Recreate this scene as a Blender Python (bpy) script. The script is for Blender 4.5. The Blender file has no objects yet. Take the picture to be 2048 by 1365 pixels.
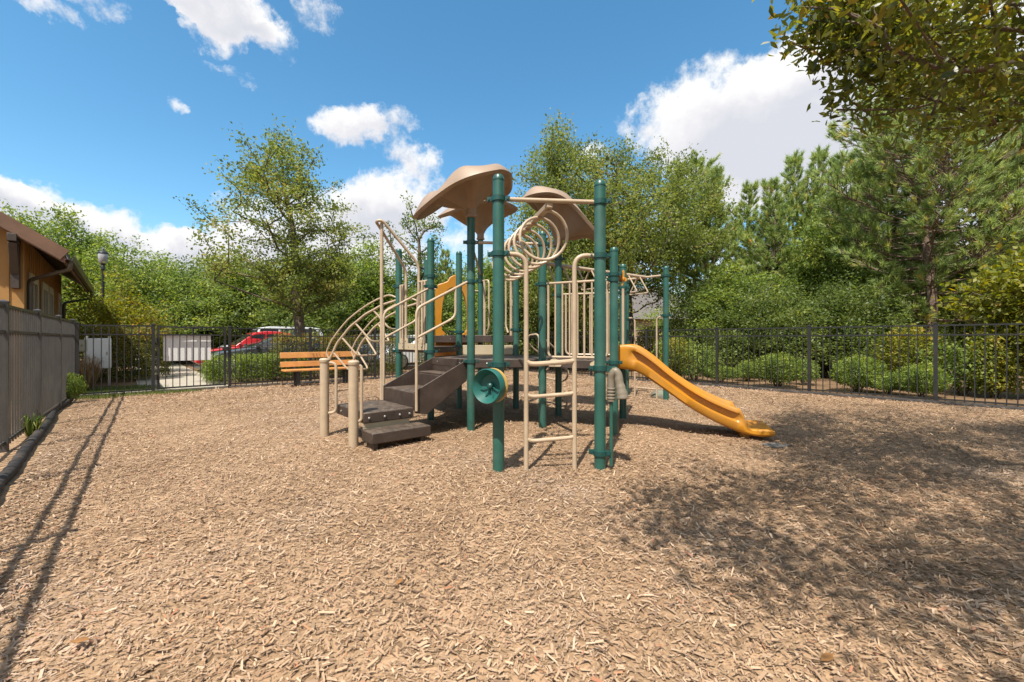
NCHIP, NOVER = 640000, 1250
import bpy, math, random
import numpy as np
from mathutils import Vector, Matrix

R = math.radians
random.seed(7)
C = bpy.context.scene.collection

# ---------------------------------------------------------------- survey
# The camera stands 1.22 m above the wood chips and looks level along +Y.
FOC, HZ, CX, EYE = 835.0, 680.0, 1024.0, 1.22
def at(px, py, d):
    return Vector(((px - CX) / FOC * d, d, EYE + (HZ - py) / FOC * d))
def gnd(px, py, z=0.0):
    d = FOC * (EYE - z) / (py - HZ)
    return Vector(((px - CX) / FOC * d, d, z))
U = Vector((.7317, .6816, 0)); V = Vector((.6816, -.7317, 0))   # along the back fence, along the side fences
L0 = Vector((-9.15, 8.7, 0)); WIDE = 12.36
def P(a, b, z=0.0):
    q = L0 + U * a + V * b
    return Vector((q.x, q.y, z))

# ---------------------------------------------------------------- materials
def new_mat(name):
    m = bpy.data.materials.new(name); m.use_nodes = True
    nt = m.node_tree; nt.nodes.clear()
    out = nt.nodes.new('ShaderNodeOutputMaterial')
    return m, nt, out
def N(nt, typ, **kw):
    n = nt.nodes.new(typ)
    for k, v in kw.items():
        if k in ('operation', 'blend_type', 'data_type', 'attribute_name', 'noise_dimensions', 'feature', 'distance', 'interpolation_type', 'clamp', 'mode', 'vector_type'):
            setattr(n, k, v)
        else:
            n.inputs[k].default_value = v
    return n
def ramp(nt, stops):
    r = nt.nodes.new('ShaderNodeValToRGB')
    el = r.color_ramp.elements
    while len(el) > len(stops): el.remove(el[-1])
    while len(el) < len(stops): el.new(1)
    for e, (p, c) in zip(el, stops):
        e.position = p; e.color = (*c, 1)
    return r
def paint(name, col, rough=.45, var=.12, scale=6, bump=0, bscale=40, spec=.5, coat=0, metal=0, dirt=None, dirt_amt=.35, dust=None):
    """painted metal, plastic, wood: base colour with mottling, worn patches and a little relief"""
    m, nt, out = new_mat(name)
    b = nt.nodes.new('ShaderNodeBsdfPrincipled')
    tc = nt.nodes.new('ShaderNodeTexCoord')
    n1 = N(nt, 'ShaderNodeTexNoise', Scale=scale, Detail=6.0, Roughness=.6)
    nt.links.new(tc.outputs['Object'], n1.inputs['Vector'])
    lo = tuple(max(0, c * (1 - var)) for c in col); hi = tuple(min(1, c * (1 + var)) for c in col)
    r = ramp(nt, [(.3, lo), (.7, hi)])
    nt.links.new(n1.outputs['Fac'], r.inputs['Fac'])
    src = r.outputs['Color']
    if dirt:
        n2 = N(nt, 'ShaderNodeTexNoise', Scale=scale * .37, Detail=8.0, Roughness=.7)
        nt.links.new(tc.outputs['Object'], n2.inputs['Vector'])
        r2 = ramp(nt, [(.5, (0, 0, 0)), (.72, (dirt_amt,) * 3)])
        nt.links.new(n2.outputs['Fac'], r2.inputs['Fac'])
        mx = N(nt, 'ShaderNodeMix', data_type='RGBA')
        nt.links.new(r2.outputs['Color'], mx.inputs['Factor'])
        nt.links.new(src, mx.inputs['A']); mx.inputs['B'].default_value = (*dirt, 1)
        src = mx.outputs['Result']
    if dust:                                   # dust and trodden chips lying on the upward faces
        ge = nt.nodes.new('ShaderNodeNewGeometry'); sp = nt.nodes.new('ShaderNodeSeparateXYZ'); nt.links.new(ge.outputs['True Normal'], sp.inputs[0])
        n4 = N(nt, 'ShaderNodeTexNoise', Scale=13.0, Detail=7.0, Roughness=.75); nt.links.new(tc.outputs['Object'], n4.inputs['Vector'])
        r4 = ramp(nt, [(.42, (0, 0, 0)), (.72, (.8, .8, .8))]); nt.links.new(n4.outputs['Fac'], r4.inputs['Fac'])
        mu = N(nt, 'ShaderNodeMath', operation='MULTIPLY'); mu.use_clamp = True; nt.links.new(sp.outputs['Z'], mu.inputs[0]); nt.links.new(r4.outputs['Color'], mu.inputs[1])
        m4 = N(nt, 'ShaderNodeMix', data_type='RGBA'); nt.links.new(mu.outputs[0], m4.inputs['Factor']); nt.links.new(src, m4.inputs['A']); m4.inputs['B'].default_value = (*dust, 1); src = m4.outputs['Result']
    nt.links.new(src, b.inputs['Base Color'])
    b.inputs['Roughness'].default_value = rough
    b.inputs['Metallic'].default_value = metal
    b.inputs['Specular IOR Level'].default_value = spec
    b.inputs['Coat Weight'].default_value = coat
    if bump:
        n3 = N(nt, 'ShaderNodeTexNoise', Scale=bscale, Detail=4.0)
        nt.links.new(tc.outputs['Object'], n3.inputs['Vector'])
        bp = N(nt, 'ShaderNodeBump', Strength=bump, Distance=.01)
        nt.links.new(n3.outputs['Fac'], bp.inputs['Height'])
        nt.links.new(bp.outputs['Normal'], b.inputs['Normal'])
    nt.links.new(b.outputs['BSDF'], out.inputs['Surface'])
    return m
def leafmat(name, stops, trans=.48, rough=.5, spec=.35):
    """leaves: colour by each leaf's own tint, lit from both sides"""
    m, nt, out = new_mat(name)
    a = N(nt, 'ShaderNodeAttribute', attribute_name='tint')
    r = ramp(nt, stops)
    nt.links.new(a.outputs['Fac'], r.inputs['Fac'])
    b = nt.nodes.new('ShaderNodeBsdfPrincipled')
    b.inputs['Roughness'].default_value = rough
    b.inputs['Specular IOR Level'].default_value = spec
    nt.links.new(r.outputs['Color'], b.inputs['Base Color'])
    t = nt.nodes.new('ShaderNodeBsdfTranslucent')
    hs = N(nt, 'ShaderNodeHueSaturation', Saturation=1.15, Value=1.35, Hue=.49)
    nt.links.new(r.outputs['Color'], hs.inputs['Color'])
    nt.links.new(hs.outputs['Color'], t.inputs['Color'])
    mx = nt.nodes.new('ShaderNodeMixShader'); mx.inputs[0].default_value = trans
    nt.links.new(b.outputs['BSDF'], mx.inputs[1]); nt.links.new(t.outputs['BSDF'], mx.inputs[2])
    nt.links.new(mx.outputs[0], out.inputs['Surface'])
    return m

M = {}
M['green'] = paint('green powder coat', (.022, .088, .066), rough=.36, var=.16, scale=5, dirt=(.13, .16, .13), dirt_amt=.34, spec=.5)
M['clamp'] = paint('dark green clamp casting', (.008, .055, .046), rough=.42, var=.15, scale=20)
M['tan'] = paint('tan powder coat', (.43, .325, .215), rough=.40, var=.10, scale=7, dirt=(.26, .18, .115), dirt_amt=.5)
M['cream'] = paint('cream plastic board', (.46, .37, .24), rough=.5, var=.06, scale=5, dirt=(.4, .3, .2), dirt_amt=.25)
M['deck'] = paint('brown vinyl coated steel', (.046, .030, .0215), rough=.55, var=.25, scale=7, dirt=(.12, .09, .07), dirt_amt=.38, bump=.25, bscale=120, dust=(.22, .165, .115))
M['orange'] = paint('orange yellow plastic', (.46, .19, .012), rough=.40, var=.12, scale=3, dirt=(.34, .19, .07), dirt_amt=.6, bump=.04, bscale=9)
M['yellow'] = paint('worn yellow plastic', (.40, .25, .06), rough=.5, var=.1, scale=8)
M['rooftan'] = paint('tan moulded plastic', (.285, .20, .135), rough=.52, var=.12, scale=2.5, dirt=(.19, .15, .11), dirt_amt=.5, bump=.05, bscale=12)
M['grip'] = paint('grey tan plastic', (.19, .155, .11), rough=.5, var=.08, scale=9, dirt=(.13, .1, .075))
M['teal'] = paint('teal plastic', (.014, .10, .082), rough=.42, var=.15, scale=10, dirt=(.08, .15, .12))
M['bolt'] = paint('bright bolt steel', (.55, .52, .47), rough=.3, metal=.8, var=.1)
M['fence'] = paint('bronze grey fence paint', (.062, .057, .050), rough=.38, var=.15, scale=4, dirt=(.15, .135, .115), dirt_amt=.3)
M['fencebk'] = paint('black fence paint', (.022, .021, .02), rough=.4, var=.2, scale=4, dirt=(.09, .075, .06), dirt_amt=.25)
M['pipe'] = paint('black corrugated plastic', (.022, .018, .015), rough=.8, var=.4, scale=5, dirt=(.14, .10, .07), dirt_amt=.6)
M['bench'] = paint('orange stained wood', (.50, .22, .06), rough=.5, var=.22, scale=4, dirt=(.36, .17, .055), dirt_amt=.4, bump=.15, bscale=30)
M['benchleg'] = paint('black bench leg', (.03, .028, .026), rough=.5, var=.2)
M['engrave'] = paint('worn engraving', (.12, .06, .025), rough=.8)
M['conc'] = paint('pale concrete', (.36, .315, .245), rough=.85, var=.12, scale=2, dirt=(.24, .2, .15), dirt_amt=.35, bump=.2, bscale=60)
M['asphalt'] = paint('asphalt', (.06, .058, .056), rough=.9, var=.2, scale=3, bump=.3, bscale=150)
M['stripe'] = paint('white road paint', (.72, .71, .68), rough=.7, var=.1)
M['siding'] = paint('ochre board siding', (.38, .20, .058), rough=.7, var=.12, scale=1.5, dirt=(.28, .14, .05), dirt_amt=.4, bump=.15, bscale=25)
M['darkwood'] = paint('dark brown timber', (.055, .038, .027), rough=.6, var=.25, scale=5, bump=.2, bscale=30)
M['fascia'] = paint('rust brown fascia', (.17, .088, .048), rough=.6, var=.2, scale=3)
M['shingle'] = paint('brown roof shingle', (.11, .08, .055), rough=.85, var=.35, scale=9, bump=.5, bscale=40)
M['trim'] = paint('cream window trim', (.42, .35, .245), rough=.6, var=.06)
M['gutter'] = paint('bronze gutter', (.09, .075, .058), rough=.35, var=.1, metal=.3)
M['white'] = paint('white painted board', (.78, .755, .71), rough=.5, var=.05, scale=2, dirt=(.55, .52, .46), dirt_amt=.3)
M['beige'] = paint('beige meter box', (.42, .375, .27), rough=.5, var=.05)
M['iron'] = paint('black lamp iron', (.018, .018, .018), rough=.4, var=.1)
M['bark'] = paint('grey oak bark', (.135, .098, .068), rough=.9, var=.4, scale=7, bump=.8, bscale=25)
M['pinebark'] = paint('reddish pine bark', (.17, .115, .08), rough=.9, var=.4, scale=6, bump=.8, bscale=20)
M['rubber'] = paint('black tyre rubber', (.02, .02, .02), rough=.8, var=.2)
M['mat'] = paint('worn grey rubber mat', (.085, .082, .075), rough=.9, var=.4, scale=14, dirt=(.24, .19, .14), dirt_amt=.8)
M['rim'] = paint('alloy wheel', (.45, .45, .46), rough=.3, metal=.8, var=.05)
M['chrome'] = paint('bright trim', (.7, .7, .7), rough=.15, metal=1, var=.02)
M['stone'] = paint('pale grey stone', (.15, .15, .11), rough=.8, var=.2, scale=12, bump=.4, bscale=30)
M['housewall'] = paint('pinkish tan stucco', (.40, .27, .19), rough=.8, var=.06)
M['houseroof'] = paint('weathered grey roof shingle', (.115, .10, .09), rough=.9, var=.15, scale=4, bump=.3)
M['dryleaf'] = paint('dry orange leaf', (.26, .12, .035), rough=.7, var=.2, scale=30)
M['shutter'] = paint('pale louvre', (.55, .52, .46), rough=.5, var=.05)
def glass(name, col=(.02, .025, .03)):
    m, nt, out = new_mat(name)
    b = nt.nodes.new('ShaderNodeBsdfPrincipled')
    b.inputs['Base Color'].default_value = (*col, 1); b.inputs['Roughness'].default_value = .06
    b.inputs['Specular IOR Level'].default_value = .8
    nt.links.new(b.outputs[0], out.inputs[0]); return m
M['glass'] = glass('dark window glass')
M['lampglass'] = glass('grey lamp glass', (.35, .33, .33))
def carpaint(n, col): M[n] = paint(n + ' car paint', col, rough=.22, var=.03, coat=.8)
carpaint('red', (.50, .022, .03)); carpaint('silver', (.55, .56, .57)); carpaint('charcoal', (.06, .065, .07))
carpaint('whitecar', (.75, .75, .74)); carpaint('blue', (.03, .09, .22)); carpaint('greycar', (.22, .22, .23))

OAK = [(0, (0.070, 0.100, 0.029)), (.35, (0.166, 0.210, 0.050)), (.7, (0.269, 0.304, 0.072)), (1, (0.392, 0.316, 0.095))]
M['oakleaf'] = leafmat('olive oak leaves', OAK)
M['bushleaf'] = leafmat('green broad leaves', [(0, (0.082, 0.122, 0.031)), (.4, (0.169, 0.243, 0.054)), (.75, (0.298, 0.355, 0.077)), (1, (0.457, 0.459, 0.105))])
M['darkleaf'] = leafmat('dark green leaves', [(0, (0.066, 0.098, 0.027)), (.5, (0.140, 0.189, 0.047)), (1, (0.282, 0.324, 0.076))])
M['yellowleaf'] = leafmat('yellow green leaves', [(0, (0.077, 0.099, 0.017)), (.4, (0.199, 0.216, 0.032)), (.8, (0.356, 0.315, 0.048)), (1, (0.488, 0.274, 0.060))])
M['azalea'] = leafmat('azalea leaves', [(0, (0.064, 0.102, 0.023)), (.5, (0.168, 0.233, 0.043)), (.9, (0.335, 0.391, 0.074)), (1, (0.441, 0.407, 0.087))])
M['hedgeleaf'] = leafmat('red tipped hedge leaves', [(0, (0.057, 0.066, 0.022)), (.55, (0.168, 0.175, 0.041)), (.85, (0.372, 0.286, 0.058)), (1, (0.584, 0.239, 0.065))])
M['pineleaf'] = leafmat('pine needles', [(0, (0.142, 0.211, 0.076)), (.5, (0.330, 0.425, 0.137)), (.85, (0.562, 0.581, 0.186)), (1, (0.797, 0.546, 0.202))], trans=.35)
M['nearleaf'] = leafmat('near oak leaves', [(0, (0.070, 0.094, 0.022)), (.4, (0.151, 0.174, 0.034)), (.8, (0.255, 0.242, 0.045)), (1, (0.391, 0.269, 0.067))], trans=.55, rough=.36, spec=.5)
M['drygrass'] = leafmat('dry grass blades', [(0, (.2, .13, .07)), (.5, (.35, .24, .13)), (1, (.5, .38, .22))])
M['weed'] = leafmat('weed leaves', [(0, (.04, .07, .015)), (.5, (.11, .16, .03)), (1, (.28, .28, .09))])

# ---------------------------------------------------------------- mesh builder
def frame_of(d):
    d = Vector(d).normalized()
    a = Vector((0, 0, 1)) if abs(d.z) < .9 else Vector((1, 0, 0))
    x = d.cross(a).normalized(); y = d.cross(x).normalized()
    return x, y
def fillet(pts, r=.06, n=5):
    """round the corners of a bent pipe"""
    pts = [Vector(p) for p in pts]; out = [pts[0]]
    for i in range(1, len(pts) - 1):
        a, b, c = pts[i-1], pts[i], pts[i+1]
        u = (a - b); v = (c - b)
        k = min(r, u.length * .49, v.length * .49)
        p0 = b + u.normalized() * k; p1 = b + v.normalized() * k
        for j in range(n + 1):
            t = j / n
            out.append(p0 * (1-t)**2 + b * 2*t*(1-t) + p1 * t*t)
    out.append(pts[-1]); return out
def spline(pts, n=8):
    pts = [Vector(p) for p in pts]; q = [pts[0]*2 - pts[1]] + pts + [pts[-1]*2 - pts[-2]]
    out = []
    for i in range(1, len(q) - 2):
        p0, p1, p2, p3 = q[i-1], q[i], q[i+1], q[i+2]
        for j in range(n):
            t = j / n
            out.append(.5 * ((p1*2) + (p2-p0)*t + (p0*2 - p1*5 + p2*4 - p3)*t*t + (p1*3 - p0 - p2*3 + p3)*t**3))
    out.append(pts[-1]); return out
class MB:
    def __init__(s): s.v = []; s.f = []
    def add(s, vs, fs):
        o = len(s.v); s.v += [tuple(x) for x in vs]; s.f += [[i + o for i in f] for f in fs]; return s
    def tube(s, pts, r=.02, n=10, caps=True):
        pts = [Vector(p) for p in pts]; m = len(pts)
        rs = r if isinstance(r, (list, tuple)) else [r] * m
        x, y = frame_of(pts[1] - pts[0]); vs = []
        for i, p in enumerate(pts):
            d = (pts[min(i+1, m-1)] - pts[max(i-1, 0)]).normalized()
            x = (x - d * x.dot(d)).normalized(); y = d.cross(x)
            for k in range(n):
                a = 2*math.pi*k/n
                vs.append(p + (x*math.cos(a) + y*math.sin(a)) * rs[i])
        fs = [[i*n+k, i*n+(k+1) % n, (i+1)*n+(k+1) % n, (i+1)*n+k] for i in range(m-1) for k in range(n)]
        if caps: fs += [list(range(n))[::-1], [(m-1)*n+k for k in range(n)]]
        return s.add(vs, fs)
    def bar(s, p, q, w, h, up=(0, 0, 1)):
        p, q = Vector(p), Vector(q); d = (q-p).normalized(); up = Vector(up)
        x = d.cross(up)
        if x.length < 1e-4: x = d.cross(Vector((1, 0, 0)))
        x.normalize(); z = x.cross(d).normalized()
        vs = [c + x*w/2*i + z*h/2*j for c in (p, q) for i, j in ((-1, -1), (1, -1), (1, 1), (-1, 1))]
        return s.add(vs, [[0, 3, 2, 1], [4, 5, 6, 7], [0, 1, 5, 4], [1, 2, 6, 5], [2, 3, 7, 6], [3, 0, 4, 7]])
    def box(s, c, sx, sy, sz, ax=None):
        c = Vector(c); ax = Vector(ax or (1, 0, 0)).normalized()
        return s.bar(c - ax*sx/2, c + ax*sx/2, sy, sz)
    def prism(s, poly, d):
        d = Vector(d); n = len(poly); poly = [Vector(p) for p in poly]
        vs = poly + [p + d for p in poly]
        return s.add(vs, [list(range(n))[::-1], [n+i for i in range(n)]] + [[i, (i+1) % n, n+(i+1) % n, n+i] for i in range(n)])
    def lathe(s, base, prof, n=16, axis=(0, 0, 1)):
        base = Vector(base); ax = Vector(axis).normalized(); x, y = frame_of(ax); vs = []
        for r, h in prof:
            for k in range(n):
                a = 2*math.pi*k/n
                vs.append(base + ax*h + (x*math.cos(a) + y*math.sin(a))*max(r, 1e-4))
        m = len(prof)
        fs = [[i*n+k, (i+1)*n+k, (i+1)*n+(k+1) % n, i*n+(k+1) % n] for i in range(m-1) for k in range(n)]
        fs += [list(range(n)), [(m-1)*n+k for k in range(n)][::-1]]
        return s.add(vs, fs)
    def loft(s, rings, closed=True, caps=True):
        n = len(rings[0]); vs = [p for r in rings for p in r]; m = len(rings)
        fs = [[i*n+k, i*n+(k+1) % n, (i+1)*n+(k+1) % n, (i+1)*n+k] for i in range(m-1) for k in range(n if closed else n-1)]
        if caps and closed: fs += [list(range(n))[::-1], [(m-1)*n+k for k in range(n)]]
        return s.add(vs, fs)
    def build(s, name, mat, parent=None, smooth=True, bevel=0, sharp=35):
        root = parent
        while root is not None and root.parent is not None: root = root.parent
        o = Vector(root.location) if root is not None else Vector((0, 0, 0))
        if root is None and s.v:
            a = np.array(s.v); o = Vector((a[:, 0].mean(), a[:, 1].mean(), a[:, 2].min()))
        me = bpy.data.meshes.new(name)
        me.from_pydata([(x-o.x, y-o.y, z-o.z) for x, y, z in s.v], [], s.f); me.update()
        import bmesh
        bm = bmesh.new(); bm.from_mesh(me); bmesh.ops.recalc_face_normals(bm, faces=bm.faces); bm.to_mesh(me); bm.free()
        if smooth:
            me.shade_smooth(); me.set_sharp_from_angle(angle=R(sharp))
        me.materials.append(M[mat] if isinstance(mat, str) else mat)
        ob = bpy.data.objects.new(name, me); C.objects.link(ob)
        if parent is not None: ob.parent = parent
        else: ob.location = o
        if bevel:
            b = ob.modifiers.new('edge', 'BEVEL'); b.width = bevel; b.segments = 2; b.limit_method = 'ANGLE'; b.angle_limit = R(40)
        return ob
def tag(o, label=None, cat=None, group=None, kind=None):
    if label: o['label'] = label
    if cat: o['category'] = cat
    if group: o['group'] = group
    if kind: o['kind'] = kind
    return o
def thing(name, loc, label, cat, group=None):
    o = bpy.data.objects.new(name, None); C.objects.link(o); o.location = loc; o.empty_display_size = .2
    return tag(o, label, cat, group)
def copy_thing(root, loc, rz=0, scale=1, label=None, group=None):
    r = root.copy(); C.objects.link(r); r.location = loc; r.rotation_euler = (0, 0, rz)
    r.scale = (scale,)*3 if not isinstance(scale, (tuple, list)) else scale
    if label: r['label'] = label
    if group: r['group'] = group
    for ch in list(root.children):
        c = ch.copy(); C.objects.link(c); c.parent = r
        for g in list(ch.children):
            d = g.copy(); C.objects.link(d); d.parent = c
    return r
def fast_mesh(name, polys, tint=None, mat=None):
    """polys: array (n, k, 3) of k-cornered faces"""
    n, k, _ = polys.shape
    me = bpy.data.meshes.new(name)
    me.vertices.add(n*k); me.vertices.foreach_set('co', polys.reshape(-1).astype(np.float32))
    me.loops.add(n*k); me.loops.foreach_set('vertex_index', np.arange(n*k, dtype=np.int32))
    me.polygons.add(n); me.polygons.foreach_set('loop_start', np.arange(0, n*k, k, dtype=np.int32))
    me.update(calc_edges=True)
    if tint is not None:
        a = me.attributes.new('tint', 'FLOAT', 'FACE'); a.data.foreach_set('value', tint.astype(np.float32))
    if mat: me.materials.append(M[mat] if isinstance(mat, str) else mat)
    return me
def link(name, me, parent=None):
    o = bpy.data.objects.new(name, me); C.objects.link(o)
    if parent is not None: o.parent = parent
    return o
# ================================================================ SETTING
# ---- sky
def build_world():
    w = bpy.data.worlds.new('World'); bpy.context.scene.world = w; w.use_nodes = True
    nt = w.node_tree; nt.nodes.clear(); L = nt.links.new
    out = nt.nodes.new('ShaderNodeOutputWorld')
    sky = nt.nodes.new('ShaderNodeTexSky'); sky.sky_type = 'NISHITA'; sky.sun_disc = False
    sky.sun_elevation = SUN_EL; sky.sun_rotation = SUN_ROT
    sky.air_density = 1.0; sky.dust_density = .3; sky.ozone_density = 2.2
    hs = N(nt, 'ShaderNodeHueSaturation', Saturation=SKY_SAT, Value=1.0, Hue=.485); L(sky.outputs[0], hs.inputs['Color'])
    bg = nt.nodes.new('ShaderNodeBackground'); bg.inputs['Strength'].default_value = SKY_STR
    L(hs.outputs[0], bg.inputs['Color'])
    tc = nt.nodes.new('ShaderNodeTexCoord'); gen = tc.outputs['Generated']
    # break up the outlines
    nz = N(nt, 'ShaderNodeTexNoise', Scale=9.0, Detail=8.0, Roughness=.62); L(gen, nz.inputs['Vector'])
    fine = N(nt, 'ShaderNodeTexNoise', Scale=19.0, Detail=9.0, Roughness=.68); L(gen, fine.inputs['Vector'])
    sub = N(nt, 'ShaderNodeVectorMath', operation='SUBTRACT'); L(nz.outputs['Color'], sub.inputs[0]); sub.inputs[1].default_value = (.5, .5, .5)
    sc = N(nt, 'ShaderNodeVectorMath', operation='SCALE'); L(sub.outputs[0], sc.inputs[0]); sc.inputs['Scale'].default_value = .13
    ad = N(nt, 'ShaderNodeVectorMath', operation='ADD'); L(gen, ad.inputs[0]); L(sc.outputs[0], ad.inputs[1])
    nrm = N(nt, 'ShaderNodeVectorMath', operation='NORMALIZE'); L(ad.outputs[0], nrm.inputs[0]); dirn = nrm.outputs[0]
    def M2(op, a, b=None, c=None, clamp=False):
        n = nt.nodes.new('ShaderNodeMath'); n.operation = op; n.use_clamp = clamp
        for i, x in enumerate((a, b, c)):
            if x is None: continue
            if isinstance(x, (int, float)): n.inputs[i].default_value = x
            else: L(x, n.inputs[i])
        return n.outputs[0]
    total = None; whites = None
    for px, py, rx, ry, amp, rot in CLOUDS:
        d = (at(px, py, 1) - Vector((0, 0, EYE)))
        k = d.length; d.normalize()
        h = Vector((0, 0, 1)).cross(d).normalized() * -1; v = h.cross(d).normalized() if False else d.cross(h).normalized() * -1
        if v.z < 0: v = -v
        c_, s_ = math.cos(R(rot)), math.sin(R(rot))
        e1 = h*c_ + v*s_; e2 = v*c_ - h*s_
        a = rx / FOC / k; b = ry / FOC / k
        dd = N(nt, 'ShaderNodeVectorMath', operation='SUBTRACT'); L(dirn, dd.inputs[0]); dd.inputs[1].default_value = d
        d1 = N(nt, 'ShaderNodeVectorMath', operation='DOT_PRODUCT'); L(dd.outputs[0], d1.inputs[0]); d1.inputs[1].default_value = e1 / a
        d2 = N(nt, 'ShaderNodeVectorMath', operation='DOT_PRODUCT'); L(dd.outputs[0], d2.inputs[0]); d2.inputs[1].default_value = e2 / b
        d3 = N(nt, 'ShaderNodeVectorMath', operation='DOT_PRODUCT'); L(dd.outputs[0], d3.inputs[0]); d3.inputs[1].default_value = d * 4
        q = M2('MULTIPLY', d1.outputs['Value'], d1.outputs['Value'])
        q = M2('MULTIPLY_ADD', d2.outputs['Value'], d2.outputs['Value'], q)
        q = M2('MULTIPLY_ADD', d3.outputs['Value'], d3.outputs['Value'], q)
        inf = M2('MULTIPLY', M2('MAXIMUM', M2('SUBTRACT', 1.0, q), 0.0), amp)
        total = inf if total is None else M2('ADD', total, inf)
        up = M2('MULTIPLY', d2.outputs['Value'], inf)
        whites = up if whites is None else M2('ADD', whites, up)
    # unseen bright cloud added behind and above the camera to lift the shade
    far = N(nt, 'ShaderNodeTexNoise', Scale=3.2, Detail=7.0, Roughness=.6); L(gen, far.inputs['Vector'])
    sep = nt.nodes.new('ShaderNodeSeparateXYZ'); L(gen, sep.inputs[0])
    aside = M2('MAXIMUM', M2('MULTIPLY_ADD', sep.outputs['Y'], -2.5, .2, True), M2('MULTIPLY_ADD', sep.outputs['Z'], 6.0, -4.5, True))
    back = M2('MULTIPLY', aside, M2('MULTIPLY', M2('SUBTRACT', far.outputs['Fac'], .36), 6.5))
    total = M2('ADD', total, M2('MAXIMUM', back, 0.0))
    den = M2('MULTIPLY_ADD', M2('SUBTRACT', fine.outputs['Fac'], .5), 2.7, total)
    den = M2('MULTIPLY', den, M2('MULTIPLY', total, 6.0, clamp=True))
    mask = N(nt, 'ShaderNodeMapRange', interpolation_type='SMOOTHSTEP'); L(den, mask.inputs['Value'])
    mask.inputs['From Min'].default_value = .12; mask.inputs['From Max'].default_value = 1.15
    # thick middles and undersides are greyer
    sh = M2('ADD', M2('MULTIPLY', whites, .55), M2('MULTIPLY', M2('SUBTRACT', nz.outputs['Fac'], .5), 1.3))
    sh = M2('SUBTRACT', sh, M2('MULTIPLY', total, .28))
    cr = ramp(nt, [(.0, (.68, .70, .76)), (.28, (.80, .80, .84)), (.52, (.92, .92, .93)), (.75, (1.0, 1.0, .99))])
    L(M2('ADD', sh, .72, clamp=True), cr.inputs['Fac'])
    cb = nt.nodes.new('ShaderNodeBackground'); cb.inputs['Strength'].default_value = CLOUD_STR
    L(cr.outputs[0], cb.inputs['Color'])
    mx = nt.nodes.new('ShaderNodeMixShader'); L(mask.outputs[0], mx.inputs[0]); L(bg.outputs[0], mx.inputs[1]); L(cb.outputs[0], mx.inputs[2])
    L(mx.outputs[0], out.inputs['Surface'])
    w.cycles.sampling_method = 'MANUAL'; w.cycles.sample_map_resolution = 512
CLOUDS = [
    # centre in the survey picture, half width, half height, weight, tilt
    (430, -8, 190, 62, 1.5, -12), (425, 50, 60, 42, .9, -20), (540, 62, 70, 22, .5, 0), (630, 28, 50, 58, .6, 30), (100, 8, 55, 30, .7, -20), (190, 2, 60, 28, .6, 0),
    (20, 430, 230, 75, 1.8, -12), (200, 470, 190, 80, 1.6, -14), (350, 520, 170, 60, 1.4, -5), (90, 500, 260, 70, 1.5, 0), (480, 500, 140, 60, 1.0, 5), (620, 440, 190, 70, 1.1, 10), (780, 420, 130, 85, 1.6, 15), (700, 520, 200, 70, 1.4, 0),
    (700, 258, 75, 42, 1.3, 10), (790, 250, 70, 30, .8, 10), (810, 310, 80, 34, .85, -15), (850, 345, 50, 30, .5, 0), (930, 480, 120, 60, .6, 0),
    (366, 190, 26, 20, .6, -30), (460, 145, 45, 16, .3, -35), (1180, 318, 48, 28, .8, 0),
    (1430, 230, 190, 105, 1.5, 5), (1640, 200, 230, 150, 1.8, 10), (1560, 300, 270, 90, 1.5, 0), (1860, 260, 260, 220, 1.8, 0), (1720, 340, 220, 100, 1.3, 0), (1450, 400, 120, 50, .8, 0), (1740, 60, 180, 90, 1.2, 20), (1980, 60, 220, 200, 1.5, 0), (1520, 560, 240, 70, 1.0, 0), (1270, 240, 50, 35, .35, 0), (1320, 480, 150, 70, .8, 0), (2000, 480, 200, 120, .9, 0),
]
shadow = Vector((.34, .94, 0)).normalized()
SUN_EL = R(60.5)
SUN_ROT = math.atan2(-shadow.x, -shadow.y)
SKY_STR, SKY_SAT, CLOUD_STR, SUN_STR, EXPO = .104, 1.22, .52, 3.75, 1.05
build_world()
sl = bpy.data.lights.new('sun', 'SUN'); sl.energy = SUN_STR; sl.angle = R(.53); sl.color = (1, .955, .88)
so = bpy.data.objects.new('sun', sl); C.objects.link(so)
dirv = Vector((shadow.x*math.cos(SUN_EL), shadow.y*math.cos(SUN_EL), -math.sin(SUN_EL)))
so.rotation_euler = dirv.to_track_quat('-Z', 'Y').to_euler(); so.location = (-5, -20, 40)

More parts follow.
